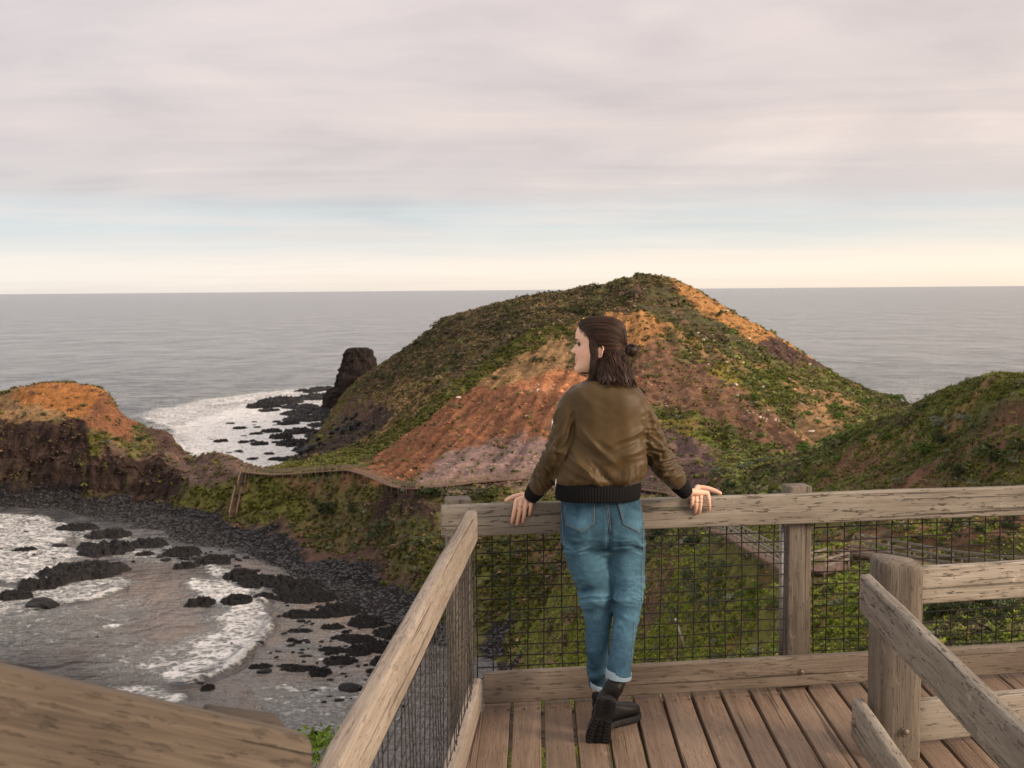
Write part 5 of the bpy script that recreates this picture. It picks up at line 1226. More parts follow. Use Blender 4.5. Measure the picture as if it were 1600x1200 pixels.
# ------------------------------------------------------------------ the woman at the rail
def fuse(parts, voxel, smooth_it=4, smooth_f=0.5, name='fused'):
    """union of closed meshes [(V, F...)] into one continuous surface"""
    bm = bmesh.new()
    for part in parts:
        V, Fs = part[0], part[1:]
        vs = [bm.verts.new(tuple(v)) for v in V]
        for F in Fs:
            if F is None: continue
            for f in F:
                try: bm.faces.new([vs[i] for i in f])
                except ValueError: pass
    bmesh.ops.recalc_face_normals(bm, faces=bm.faces)
    me = bpy.data.meshes.new('tmp'); bm.to_mesh(me); bm.free()
    o = bpy.data.objects.new('tmp', me); COL.objects.link(o)
    r = o.modifiers.new('r', 'REMESH'); r.mode = 'VOXEL'; r.voxel_size = voxel; r.use_smooth_shade = True
    if smooth_it:
        s = o.modifiers.new('s', 'SMOOTH'); s.factor = smooth_f; s.iterations = smooth_it
    dg = bpy.context.evaluated_depsgraph_get(); dg.update()
    ev = o.evaluated_get(dg); res = bpy.data.meshes.new_from_object(ev, depsgraph=dg)
    res.name = name
    bpy.data.objects.remove(o); bpy.data.meshes.remove(me)
    return res
def mverts(me):
    a = np.empty(len(me.vertices) * 3, np.float32); me.vertices.foreach_get('co', a); return a.reshape(-1, 3).astype(float)
def mnorms(me):
    a = np.empty(len(me.vertices) * 3, np.float32); me.vertices.foreach_get('normal', a); return a.reshape(-1, 3).astype(float)
def set_verts(me, V):
    me.vertices.foreach_set('co', np.ascontiguousarray(V, np.float32).ravel()); me.update()
def relax(me, it=2):
    bm = bmesh.new(); bm.from_mesh(me)
    for _ in range(it): bmesh.ops.smooth_vert(bm, verts=bm.verts, factor=0.5, use_axis_x=True, use_axis_y=True, use_axis_z=True)
    bm.to_mesh(me); bm.free()
def tint_attr(me, C, name='tint'):
    a = me.attributes.new(name, 'FLOAT_COLOR', 'POINT')
    a.data.foreach_set('color', np.concatenate([C, np.ones((len(C), 1))], 1).astype(np.float32).ravel())
def shade_smooth(me):
    me.polygons.foreach_set('use_smooth', np.ones(len(me.polygons), bool)); me.update()
def loft(rings, n=40, e=2.3, dense=6, cap_round=0.5):
    """rings: (centre, half width along x, half depth along y, optional tilt axes) - horizontal rings resampled smoothly along the path"""
    P = np.array([r[0][:] for r in rings]); A = np.array([r[1] for r in rings]); B = np.array([r[2] for r in rings])
    k = len(P); t = np.arange(k); tq = np.linspace(0, k - 1, (k - 1) * dense + 1)
    P = np.stack([pchip(t, P[:, i], tq) for i in range(3)], 1); A = pchip(t, A, tq); B = pchip(t, B, tq)
    a = np.arange(n) * 2 * math.pi / n; ca, sa = np.cos(a), np.sin(a); rr = (np.abs(ca) ** e + np.abs(sa) ** e) ** (-1 / e)
    V = P[:, None] + A[:, None, None] * (rr * ca)[None, :, None] * np.array([1, 0, 0]) + B[:, None, None] * (rr * sa)[None, :, None] * np.array([0, 1, 0])
    V = V.reshape(-1, 3); m = len(P)
    i = np.arange(m - 1)[:, None] * n; j = np.arange(n)[None, :]
    F = np.stack([i + j, i + (j + 1) % n, i + n + (j + 1) % n, i + n + j], -1).reshape(-1, 4)
    return V, F, np.array([np.arange(n)[::-1], (m - 1) * n + np.arange(n)])
def limb(pts, radii, n=28, dense=6, flat=None):
    """tapering tube through joints"""
    P = np.array([p[:] for p in pts]); k = len(P); t = np.arange(k); tq = np.linspace(0, k - 1, (k - 1) * dense + 1)
    Pq = np.stack([pchip(t, P[:, i], tq) for i in range(3)], 1); R = pchip(t, radii, tq)
    V, F, C = tube_np(Pq, R, n)
    d0 = Pq[0] - Pq[1]; d0 /= np.linalg.norm(d0); d1 = Pq[-1] - Pq[-2]; d1 /= np.linalg.norm(d1)
    V0, F0, C0 = ball(Pq[0], R[0] * 0.98); V1, F1, C1 = ball(Pq[-1], R[-1] * 0.98)
    Vm, Fs = merge_np([(V, F, C), (V0, F0, None), (V1, F1, None)])
    return (Vm, *Fs)
def ball(c, r, n=16, rx=1, ry=1, rz=1):
    r3 = np.array([rx, ry, rz]) * r
    th = np.linspace(0, math.pi, n); V = []
    for i, t in enumerate(th):
        for j in range(2 * n):
            a = j * math.pi / n; V.append((math.sin(t) * math.cos(a), math.sin(t) * math.sin(a), math.cos(t)))
    V = np.array(V) * r3 + np.array(c[:]); m = 2 * n
    i = np.arange(n - 1)[:, None] * m; j = np.arange(m)[None, :]
    F = np.stack([i + j, i + (j + 1) % m, i + m + (j + 1) % m, i + m + j], -1).reshape(-1, 4)
    return V, F, None
def mm(px_, D): return px_ / FPX * D

ORG = at(950, 1128, 4.76); ORG.z = 0
woman = empty('person', tuple(ORG))
tag(woman, 'woman in olive bomber jacket and blue jeans leaning on the fence, looking sideways', 'person')

# ---- head, in its own frame: f forward (towards the sea), u up, s towards the deck
HF = Vector((-0.975, 0.17, -0.02)).normalized(); HU = Vector((0.02, 0.0, 1.0)); HU = (HU - HF * HU.dot(HF)).normalized(); HS = HU.cross(HF)
if HS.y > 0: HS = -HS
HO = at(935.5, 549, 4.815) - HS * 0.066
HM = np.array([HF[:], HU[:], HS[:]])
def hw(f, u, s): return np.array(HO[:]) + np.stack([np.asarray(f), np.asarray(u), np.asarray(s)], -1) @ HM
HL = np.array([  # u, front, back, half width, widest
 (-92, 92, 52, 10, 74), (-88, 101, 34, 22, 66), (-80, 107, 14, 33, 56), (-70, 107.5, -2, 42, 46), (-55, 101.5, -20, 50, 36), (-40, 100, -42, 56, 26), (-25, 100.5, -62, 61, 18), (-8, 97, -76, 65.5, 8),
 (10, 93, -86, 69, 3), (30, 91.5, -93, 71, 0), (42, 97, -96, 72, -2), (52, 101, -97, 72.5, -2), (70, 101, -96, 72, -3), (88, 95, -91, 69, -3), (103, 83, -80, 61, -3), (115, 64, -62, 49, -3), (123, 38, -38, 30, -3), (127, 8, -10, 8, -1)], float)
def head_grid(nu=90, na=120, off=None):
    uq = np.concatenate([np.linspace(-92, 60, int(nu * .65)), np.linspace(60, 127, nu - int(nu * .65))[1:]]); f_, b_, w_, c_ = (pchip(HL[:, 0], HL[:, k], uq) for k in (1, 2, 3, 4))
    a = np.arange(na) * 2 * math.pi / na; ca, sa = np.cos(a), np.sin(a); e = 2.25
    rr = (np.abs(ca) ** e + np.abs(sa) ** e) ** (-1 / e)
    Fw = c_[:, None] + np.where(ca > 0, (f_ - c_)[:, None], (c_ - b_)[:, None]) * (rr * ca)[None]
    S = w_[:, None] * (rr * sa)[None]; U = np.repeat(uq[:, None], na, 1)
    frontal = np.clip(ca, 0, 1)[None, :] ** 0.5
    gs = lambda s, c, w: np.exp(-((s - c) / w) ** 2)
    nose = pchip([-92, -15, -11, -5, 0, 8, 18, 34, 44, 127], [0, 0, 11, 24, 28.5, 25, 17, 5, 0, 0], uq)[:, None]
    nw = pchip([-92, -10, 0, 20, 40, 127], [9, 13, 12.5, 9, 7.5, 7], uq)[:, None]
    lips = pchip([-92, -58, -52, -46, -40, -37, -34, -28, -20, -14, 127], [0, 0, 2.5, 6.5, 4.5, 2.5, 4.5, 7.5, 3.5, 0, 0], uq)[:, None]
    chin = 3.0 * gs(U, -74, 9) * gs(S, 0, 16)
    Fw = Fw + frontal * (nose * np.exp(-(S / nw) ** 2) + lips * gs(S, 0, 21) + chin - 9 * (gs(S, 31, 13) + gs(S, -31, 13)) * gs(U, 29, 10) + 4.5 * (gs(S, 38, 17) + gs(S, -38, 17)) * gs(U, -14, 17)
                          + 3 * (gs(S, 30, 20) + gs(S, -30, 20)) * gs(U, 48, 7))
    S = S + 2.5 * np.sign(S) * gs(U, -12, 16) * gs(Fw, 55, 30)
    return Fw, U, S, uq, na
def grid_mesh(Fw, U, S, na):
    V = hw(Fw.ravel() / 1000, U.ravel() / 1000, S.ravel() / 1000); n = Fw.shape[0]
    i = np.arange(n - 1)[:, None] * na; j = np.arange(na)[None, :]
    return V, np.stack([i + j, i + (j + 1) % na, i + na + (j + 1) % na, i + na + j], -1).reshape(-1, 4), np.array([np.arange(na)[::-1], (n - 1) * na + np.arange(na)])
Fw, U, S, uq, na = head_grid()
head = grid_mesh(Fw, U, S, na)
def hp(f, u, s): return Vector(hw(f / 1000, u / 1000, s / 1000))
ear = []
for sg in (1, -1):
    th = np.linspace(-2.3, 2.35, 22)
    rim = [hp(-6 - 15 * math.cos(t) * (1.0 if math.sin(t) > 0 else .7), 4 + 28 * math.sin(t), sg * (71 + 7 * max(0, math.cos(t)) + 2)) for t in th]
    ear.append(limb(rim, [3.6] * 22 and [0.0036] * 22, 10, 2)); ear.append(ball(hp(-6, 3, sg * 69), .001, 10, 12, 7, 22))
    ear.append(ball(hp(3, -22, sg * 71), .001, 8, 7, 5, 8))
neck_top = hp(-18, -30, 0); neck_b = at(943, 612, 4.83)
neck = limb([neck_top, (neck_top + neck_b) / 2, neck_b], [.052, .050, .062], 30)

# ---- hands
def rail_y(px): return front(t_at(px)).y
def hand(wrist, knuckles, tips, thumb, fr, name):
    """knuckles/tips: four (point), thumb: three points"""
    P = []
    for k, (kn, tp) in enumerate(zip(knuckles, tips)):
        rad = fr[k]
        out = Vector((0, -0.020, 0.004))
        pip = kn.lerp(tp, 0.44) + out; dip = kn.lerp(tp, 0.76) + out * 0.75
        P.append(limb([kn.lerp(wrist, 0.16), kn, pip, dip, tp], [rad * 1.2, rad * 1.2, rad * 1.12, rad * 1.02, rad * .86], 14, 5))
        base = wrist.lerp(kn, 0.12)
        P.append(limb([base, wrist.lerp(kn, .6), kn], [.0165, .0145, rad * 1.3], 14, 4))
    for a, b_ in zip(knuckles[:-1], knuckles[1:]):
        P.append(limb([wrist.lerp(a, .75), wrist.lerp(b_, .75)], [.0135, .0135], 12, 3))
    P.append(limb(thumb, [.0135, .0122, .0106, .0084], 14, 5))
    P.append(limb([thumb[0], wrist.lerp(knuckles[0], .45)], [.0115, .012], 14, 4))
    return P
# image-left hand
wl = at(836, 774, 5.005)
ky = lambda px: rail_y(px) - 0.010
kz = 0.906
def P3(px, z, D): v = at(px, 800, D); return Vector((v.x, D, z))
kl = [P3(807.5, kz, ky(808)), P3(815.5, kz + .002, ky(815)), P3(823.5, kz + .002, ky(823)), P3(831, kz, ky(831))]
tl_ = [P3(799.5, .812, rail_y(800) - .011), P3(807.5, .804, rail_y(808) - .011), P3(816.5, .814, rail_y(816) - .011), P3(827, .842, rail_y(828) - .011)]
thl = [P3(819, .918, rail_y(815) + .042), P3(807, .916, rail_y(805) + .034), P3(797, .908, rail_y(797) + .028), P3(791, .902, rail_y(789) + .02)]
hand_l = hand(wl, kl, tl_, thl, [.0082, .0086, .0082, .0073], 'l')
wr = at(1070, 768, 5.06)
kr = [P3(1105, kz + .004, ky(1106)), P3(1094.5, kz + .003, ky(1095)), P3(1087, kz + .001, ky(1087)), P3(1080.5, kz, ky(1081))]
tr_ = [P3(1108, .836, rail_y(1108) - .011), P3(1092, .822, rail_y(1092) - .011), P3(1086, .826, rail_y(1086) - .011), P3(1080, .850, rail_y(1080) - .011)]
thr = [P3(1090, .926, rail_y(1090) + .045), P3(1104, .922, rail_y(1104) + .034), P3(1116, .913, rail_y(1116) + .024), P3(1125, .903, rail_y(1128) + .012)]
hand_r = hand(wr, kr, tr_, thr, [.0082, .0086, .0082, .0073], 'r')

# ---- limbs inside the clothes
SHL, ELL = at(894, 631, 4.835), at(871, 710, 4.83)
SHR_, ELR = at(994, 632, 4.835), at(1027, 708, 4.845)
arm_l = limb([SHL, SHL.lerp(ELL, .5), ELL, ELL.lerp(wl, .55), wl, wl.lerp(kl[1], .25)], [.032, .028, .025, .024, .022, .020], 20)
arm_r = limb([SHR_, SHR_.lerp(ELR, .5), ELR, ELR.lerp(wr, .55), wr, wr.lerp(kr[1], .25)], [.032, .028, .025, .024, .022, .020], 20)
torso = loft([(at(942, 850, 4.88), .13, .080), (at(941, 800, 4.875), .135, .085), (at(940, 760, 4.87), .125, .080), (at(946, 700, 4.855), .125, .080), (at(947, 650, 4.85), .142, .080), (at(944, 624, 4.84), .128, .062), (at(943, 608, 4.835), .08, .052)], 36)
hipL, kneeL, ankL = at(914, 850, 4.88), at(933, 955, 4.875), at(938, 1092, 4.765)
hipR, kneeR, ankR = at(974, 850, 4.88), at(982, 948, 4.83), at(959, 1070, 4.60)
leg_l = limb([hipL, hipL.lerp(kneeL, .5), kneeL, kneeL.lerp(ankL, .4), ankL], [.060, .050, .040, .036, .030], 24)
leg_r = limb([hipR, hipR.lerp(kneeR, .5), kneeR, kneeR.lerp(ankR, .4), ankR], [.060, .050, .040, .036, .030], 24)
body = fuse([head, *ear, neck, torso, arm_l, arm_r, leg_l, leg_r, *hand_l, *hand_r, ball(at(943, 830, 4.87), .1, 14, 1.2, .8, .9)], 0.0024, 3, 0.45, 'body')
BV = mverts(body)
L = (BV - np.array(HO[:])) @ HM.T * 1000     # head frame, mm
f_, u_, s_ = L[:, 0], L[:, 1], L[:, 2]
skin = np.array([0.66, 0.395, 0.275]); C = np.tile(skin, (len(BV), 1))
gs = lambda x, c, w: np.exp(-((x - c) / w) ** 2)
hd = (f_ > 40) & (np.abs(s_) < 75) & (u_ < 125) & (u_ > -100)
blush = 0.55 * gs(u_, -12, 16) * gs(np.abs(s_), 40, 20) * hd; C = C * (1 - blush[:, None]) + blush[:, None] * np.array([0.62, 0.27, 0.19])
mouth = hd * (np.abs(s_) < 27) * gs(u_ - 0.011 * s_ ** 2, -37, 11) * (f_ > 86); mouth = np.clip(mouth * 1.2, 0, 1)
C = C * (1 - mouth[:, None]) + mouth[:, None] * np.array([0.43, 0.13, 0.11])
teeth = hd * (np.abs(s_) < 20) * (np.abs(u_ + 37 - 0.011 * s_ ** 2) < 3.0) * (f_ > 90); C[teeth > 0] = (0.75, 0.70, 0.64)
nost = hd * gs(u_, -10, 4) * gs(np.abs(s_), 8, 4) * (f_ > 98); C = C * (1 - 0.5 * nost[:, None])
hz_ = smooth(.86, .815, BV[:, 2]) * (BV[:, 2] > 0.78) * (np.abs(BV[:, 0] - ORG.x) > .25); C = C * (1 - 0.35 * hz_[:, None]) + 0.35 * hz_[:, None] * np.array([0.58, 0.23, 0.16])
C *= (1 + 0.05 * fbm(BV * 60, 3, 7))[:, None]
tint_attr(body, np.clip(C, 0, 1)); shade_smooth(body)
body.update()
m, nt, b = new_mat('skin'); g = NT(nt); g.l(g.attr('tint'), b.inputs['Base Color']); b.inputs['Roughness'].default_value = 0.5
b.inputs['Subsurface Weight'].default_value = 0.15; b.inputs['Subsurface Radius'].default_value = (.012, .004, .002); b.inputs['Subsurface Scale'].default_value = 0.5
g.l(g.bump(g.noise(g.coord(), 160, 4), .12, .002), b.inputs['Normal'])
MAT_SKIN = m
attach(link('body', body, MAT_SKIN), woman)
DARK = mat_simple('dark_lashes', (0.02, 0.012, 0.01), 0.6)
EYEM = mat_simple('eye_white', (0.30, 0.24, 0.20), 0.25)
for sg in (1, -1):
    V, F, _ = ball(hp(76.5, 29, sg * 30), .0112, 12); e_ = attach(link('eye', np_mesh('eye', V, F), EYEM), woman)
    V, F, _ = ball(hp(81.5, 29, sg * 33), .0082, 10); ir = link('iris', np_mesh('iris', V, F), DARK, e_)
    lash = [hp(92 - 0.022 * (k - 3) ** 2 * 6 - (5.0 if k > 4 else 0), 34.5 - 0.35 * (k - 3) ** 2, sg * (20 + 4.2 * k)) for k in range(7)]
    V, F, Cc = tube_np(np.array([p[:] for p in lash]), np.array([.0008, .0016, .002, .0022, .0022, .0016, .0008]), 8)
    attach(link('eyelash', np_mesh('eyelash', V, [F, Cc]), DARK), woman)
    brow = [hp(104 - 0.55 * k * k, 47 + 2.0 * math.sin(k * .55), sg * (13 + 6.0 * k)) for k in range(7)]
    V, F, Cc = tube_np(np.array([p[:] for p in brow]), np.array([.0018, .0030, .0032, .0030, .0026, .002, .001]), 8)
    attach(link('eyebrow', np_mesh('eyebrow', V, [F, Cc]), DARK), woman)
SILVER = mat_simple('silver_ring', (0.42, 0.40, 0.37), 0.35, 1.0)
for kn, tp, rr in ((kl[1], tl_[1], .0098), (kr[1], tr_[1], .0098)):
    c0 = kn.lerp(tp, .30) + Vector((0, -0.016, 0.003)); ax = (kn.lerp(tp, .44) + Vector((0, -.02, .004)) - kn).normalized()
    p_ = ax.cross(Vector((1, 0, 0))).normalized(); q_ = ax.cross(p_)
    pts = np.array([(c0 + (p_ * math.cos(a) + q_ * math.sin(a)) * (rr + .0006))[:] for a in np.linspace(0, 2 * math.pi, 25)])
    V, F, Cc = tube_np(pts, .0015, 6); attach(link('ring', np_mesh('ring', V, [F, Cc]), SILVER), woman)

# ---- hair: cap drawn back to a small bun, lower half loose to the shoulders
m, nt, b = new_mat('brown_hair'); g = NT(nt); t = g.attr('tint'); g.l(t, b.inputs['Base Color']); b.inputs['Roughness'].default_value = 0.48; b.inputs['Specular IOR Level'].default_value = 0.28
b.inputs['Anisotropic'].default_value = 0.5
MAT_HAIR = m
Fw, U, S, uq, na = head_grid(80, 110)
fl = Fw.copy()
line = np.interp(U, [-95, -60, -20, 10, 40, 70, 88, 100, 128], [8, 8, 10, 17, 27, 47, 68, 84, 140])      # how far forward the hair comes at each height
msk = smooth(line + 7, line - 7, Fw) * smooth(-60, -20, U)
earhole = np.exp(-((Fw + 3) / 12) ** 2 - ((U - 2) / 17) ** 2) * (np.abs(S) > 55)
msk = np.clip(msk - 1.3 * earhole, 0, 1)
thick = 15 * msk - 7 * (1 - msk)
n_f, n_s = Fw - HL[:, 4].mean(), S; ln = np.sqrt(n_f ** 2 + n_s ** 2 + (np.clip(U - 40, 0, None)) ** 2) + 1e-6
capV = grid_mesh(Fw + thick * n_f / ln, U + thick * np.clip(U - 40, 0, None) / ln, S + thick * n_s / ln, na)
def hring(u, ff, fb, sn, sf): # front f, back f, near side, far side
    return u, ff, fb, sn, sf
CUR = [hring(25, 8, -100, 78, -78), hring(0, 4, -104, 82, -80), hring(-25, 6, -108, 84, -80), hring(-55, 16, -114, 86, -78), hring(-85, 26, -118, 96, -70), hring(-105, 28, -122, 104, -62), hring(-116, 18, -112, 98, -50), hring(-122, 0, -95, 86, -40)]
rings = []
cu = np.array(CUR); uu = np.linspace(25, -122, 34); cols_ = [pchip(-cu[:, 0], cu[:, k], -uu) for k in range(1, 5)]
Vs = []
nh = 60
for i, u in enumerate(uu):
    ff, fb, sn, sf = (c_[i] for c_ in cols_)
    for j in range(nh):
        a = 2 * math.pi * j / nh; ca, sa = math.cos(a), math.sin(a); rr = (abs(ca) ** 2.6 + abs(sa) ** 2.6) ** (-1 / 2.6)
        Vs.append(hw(((ff + fb) / 2 + (ff - fb) / 2 * rr * ca) / 1000, u / 1000, ((sn + sf) / 2 + (sn - sf) / 2 * rr * sa) / 1000))
ii = np.arange(len(uu) - 1)[:, None] * nh; jj = np.arange(nh)[None, :]
curtain = (np.array(Vs), np.stack([ii + jj, ii + (jj + 1) % nh, ii + nh + (jj + 1) % nh, ii + nh + jj], -1).reshape(-1, 4), np.array([np.arange(nh)[::-1], (len(uu) - 1) * nh + np.arange(nh)]))
bunc = hp(-132, 0, 14)
locks = []
rl = np.random.default_rng(5)
for k in range(34):   # ragged ends, and locks before the ear
    a = rl.uniform(-0.5, 3.6); f0 = -48 + 84 * math.cos(a); s0 = 20 + 92 * math.sin(a)
    ln_ = rl.uniform(20, 48)
    p0 = hp(f0 * .80 - 6, -35, s0 * .72); p1 = hp(f0 * 1.0, -105, s0 * .98); p2 = hp(f0 * 1.05 + rl.uniform(-10, 10), -108 - ln_ * .55, s0 * 1.05 + rl.uniform(-4, 8))
    locks.append(limb([p0, p0.lerp(p1, .5) + HS * .004, p1, p2], [.004, .008, .0085, .002], 8, 4))
for k in range(6):
    f0 = 9 + 5 * k * .8; s0 = 66 - 3 * k
    locks.append(limb([hp(f0 + 12, 62 - 3 * k, s0 + 8), hp(f0 + 6, 20, s0 + 10), hp(f0 - 2, -30, s0 + 10), hp(f0 + 6, -80, s0 + 14), hp(f0 + 14 + rl.uniform(-8, 8), -122 - rl.uniform(0, 18), s0 + 16)], [.004, .007, .008, .008, .002], 8, 5))
hair = fuse([capV, curtain, *locks], 0.0032, 2, .5, 'hair')
HV = mverts(hair); HN = mnorms(hair); Lh = (HV - np.array(HO[:])) @ HM.T * 1000
fh, uh, sh_ = Lh[:, 0], Lh[:, 1], Lh[:, 2]
phi = np.arctan2(uh - 4, sh_); psi = np.arctan2(fh + 35, sh_)
top = smooth(-6, 14, uh + 0.10 * (fh))
sn1 = fbm(np.stack([phi * 13, fh / 70, uh * 0], 1), 4, 300, .6); sn2 = fbm(np.stack([psi * 12 + 0.4 * np.sin(uh / 26), uh / 75, uh * 0 + 3], 1), 4, 310, .6)
sn = sn1 * top + sn2 * (1 - top)
wv_ = fbm(np.stack([psi * 3, uh / 60, uh * 0], 1), 2, 320) * (1 - top)
set_verts(hair, HV + HN * ((0.0034 * sn * top + 0.0075 * sn * (1 - top)) + 0.007 * wv_)[:, None])
st_ = fbm(np.stack([np.where(top > .5, phi * 30, psi * 28), np.where(top > .5, fh / 60, uh / 60), uh * 0 + 9], 1), 3, 330, .6)
base = np.array([0.011, 0.0052, 0.0036]); hi = np.array([0.062, 0.028, 0.015])
k_ = np.clip(0.30 + 0.75 * st_ + 0.25 * sn, 0, 1)[:, None]; tint_attr(hair, base * (1 - k_) + hi * k_); shade_smooth(hair)
ho = attach(link('hair', hair, MAT_HAIR), woman)
tubes = []
hb = BVHTree.FromPolygons([v.co[:] for v in hair.vertices], [p_.vertices[:] for p_ in hair.polygons])
def snap(p, lift):
    loc, nr_, _i, dd_ = hb.find_nearest(p)
    return loc + nr_ * lift
for k in range(96):     # wavy locks of uneven length that hang to the shoulders
    a = rl.uniform(-0.7, 3.85); wob_ = rl.uniform(5, 13); ph = rl.uniform(0, 6.3); end = rl.uniform(-158, -112) - (8 if math.cos(a) < -.6 else 0); curl = rl.uniform(-16, 16)
    ctr_ = []
    for u in np.linspace(rl.uniform(-60, -15), end, 12):
        tt_ = (5 - u) / 150.0; f0 = -50 + (58 + 30 * tt_ ** 2) * math.cos(a) - 8 * tt_ + curl * max(0, tt_ - .65) * 1.6; s0 = 6 + 16 * tt_ + (84 + 20 * tt_ ** 2) * math.sin(a)
        ctr_.append((f0 + wob_ * .6 * math.sin(u / 19 + ph), u, s0 + wob_ * .5 * math.cos(u / 21 + ph)))
    for j_ in range(15):
        df, ds = rl.normal(0, 4.2), rl.normal(0, 3.4); L_ = rl.uniform(.78, 1.0); n_k = max(6, int(12 * L_)); pts = []
        for i_ in range(n_k):
            tp_ = i_ / (n_k - 1); sp_ = 1.0 - .75 * tp_ ** 2
            pts.append(hp(ctr_[i_][0] + df * sp_, ctr_[i_][1] + rl.normal(0, .3), ctr_[i_][2] + ds * sp_))
        tubes.append(tube_np(np.array([p_[:] for p_ in pts]), np.linspace(.0012, .0004, n_k) * rl.uniform(.7, 1.6), 4))
for k in range(500):    # loose lower strands
    a = rl.uniform(-0.75, 3.9); wob_ = rl.uniform(4, 15); ph = rl.uniform(0, 6.3); lift = rl.uniform(-.001, .004); end = rl.uniform(-150, -105)
    pts = []
    for u in np.linspace(rl.uniform(-25, 5), end, 14):
        tt_ = (5 - u) / 150.0; f0 = -50 + (60 + 26 * tt_) * math.cos(a) - 8 * tt_; s0 = 4 + 14 * tt_ + (84 + 14 * tt_) * math.sin(a)
        p_ = hp(f0 + wob_ * .5 * math.sin(u / 22 + ph), u, s0 + wob_ * .4 * math.cos(u / 25 + ph))
        pts.append(snap(p_, lift + .004 * max(0, tt_ - .5)) if u > -100 else p_)
    tubes.append(tube_np(np.array([p_[:] for p_ in pts]), np.linspace(.0011, .0004, 14) * rl.uniform(.6, 1.6), 4))
for k in range(700):    # strands combed back to the bun
    ph = rl.uniform(-0.35, math.pi + .35); lift = rl.uniform(-.0008, .0022); pts = []
    f_s = rl.uniform(30, 92) if math.sin(ph) > .4 else rl.uniform(10, 46)
    for f0 in np.linspace(f_s, -116, 16):
        p_ = hp(f0, 8 + 165 * math.sin(ph), 130 * math.cos(ph)) if math.sin(ph) > 0 else hp(f0, 8 + 70 * math.sin(ph), 100 * math.cos(ph))
        tq_ = (f_s - f0) / (f_s + 116); c_ = hp(f0, 8 + 2 * (1 - tq_), 8)
        loc = hb.ray_cast(p_, (c_ - p_).normalized())[0]
        if loc is not None: pts.append(loc + (p_ - c_).normalized() * lift)
    if len(pts) > 6: tubes.append(tube_np(np.array([p_[:] for p_ in pts]), np.linspace(.0004, .0010, len(pts)) * rl.uniform(.6, 1.5), 4))
for k in range(170):    # before the ear
    f0 = rl.uniform(4, 32); s0 = 74 - .28 * f0; wob_ = rl.uniform(2, 7); ph = rl.uniform(0, 6.3); end = rl.uniform(-140, -70); fw = rl.uniform(-4, 26); pts = []
    for u in np.linspace(rl.uniform(25, 60), end, 13):
        tt_ = np.clip((40 - u) / 170, 0, 1); p_ = hp(f0 * (1 - .25 * tt_) + 14 * smooth(10, 60, u) + fw * tt_ ** 2 + wob_ * math.sin(u / 24 + ph) * tt_, u, s0 + 8 + 14 * tt_ + wob_ * .5 * math.cos(u / 20 + ph) * tt_)
        pts.append(snap(p_, rl.uniform(0, .001) + .0015) if u > -60 else p_)
    tubes.append(tube_np(np.array([p_[:] for p_ in pts]), np.linspace(.0009, .0004, 13) * rl.uniform(.7, 1.6), 4))
for k in range(30):     # flyaways
    ph = rl.uniform(.2, 3.0); f0 = rl.uniform(-95, 60); p_ = hp(f0, 8 + 170 * math.sin(ph), 135 * math.cos(ph)); q_ = snap(p_, 0); d_h = (p_ - q_).normalized()
    tubes.append(tube_np(np.array([q_[:], (q_ + d_h * .004 - HF * .015)[:], (q_ + d_h * .006 - HF * .032)[:]]), np.array([.0005, .0004, .0002]), 4))
V, Fs = merge_np(tubes); cs = np.repeat(rl.random(len(tubes)), [len(t[0]) for t in tubes])[:, None]
link('hair_strands', np_mesh('hair_strands', V, Fs, True, colors=base * (1 - cs) + hi * cs), MAT_HAIR, ho)
bp = [ball(bunc, .001, 16, 23, 22, 24), limb([hp(-98, 6, 20), hp(-112, 3, 16), bunc], [.018, .013, .012], 14)]
for k in range(7):
    a0 = k * .9; pts = [bunc + HF * 0.021 * math.cos(t + a0) * (1 - .25 * k / 7) + HU * 0.023 * math.sin(t + a0) + HS * 0.019 * math.sin(t * 1.3 + k) for t in np.linspace(0, 4.2, 14)]
    bp.append(limb(pts, [.006] * 14, 8, 2))
bun = fuse(bp, .0022, 1, .4, 'bun'); Bv = mverts(bun); set_verts(bun, Bv + mnorms(bun) * (.0022 * fbm(Bv * 120, 3, 8))[:, None]); q = fbm(Bv * 190, 3, 4); tint_attr(bun, base + (hi - base) * np.clip(.2 + .6 * q, 0, 1)[:, None]); shade_smooth(bun)
bo = link('bun', bun, MAT_HAIR, ho)
V, F, Cc = tube_np(np.array([(hp(-110, 3.5, 16) + (HU * math.cos(a) + HS * math.sin(a)) * .0145)[:] for a in np.linspace(0, 6.283, 22)]), .003, 8)
link('hair_tie', np_mesh('hair_tie', V, [F, Cc]), mat_simple('hair_tie', (.06, .04, .035), .6), ho)

# ---- bomber jacket
TD = 4.85
jt = loft([(at(934, 757, TD + .005), mm(56, TD), .100), (at(935, 751, TD + .005), mm(68, TD), .122), (at(937, 740, TD), mm(72, TD), .132), (at(942, 716, TD), mm(66, TD), .122), (at(948, 690, TD - .005), mm(62, TD), .114), (at(951, 660, TD - .01), mm(61, TD), .108),
           (at(949, 636, TD - .015), mm(62, TD), .102), (at(945, 618, TD - .018), mm(60, TD), .092), (at(943, 608, TD - .018), mm(52, TD), .082), (at(942, 600, TD - .015), mm(38, TD), .072), (at(942, 593, TD - .01), mm(28, TD), .060)], 60, 2.5)
slP = [at(901, 616, 4.832), at(893, 629, 4.828), at(887, 648, 4.825), at(882, 674, 4.825), at(873, 708, 4.835), at(857, 737, 4.89), at(843, 757, 4.945), at(838, 763, 4.965)]
slR = [.040, .048, .052, .053, .053, .050, .044, .037]
srP = [at(988, 616, 4.832), at(995, 629, 4.828), at(1004, 648, 4.83), at(1013, 675, 4.835), at(1026, 706, 4.85), at(1043, 734, 4.92), at(1056, 750, 4.98), at(1061, 756, 5.0)]
srR = [.040, .046, .047, .046, .048, .047, .041, .035]
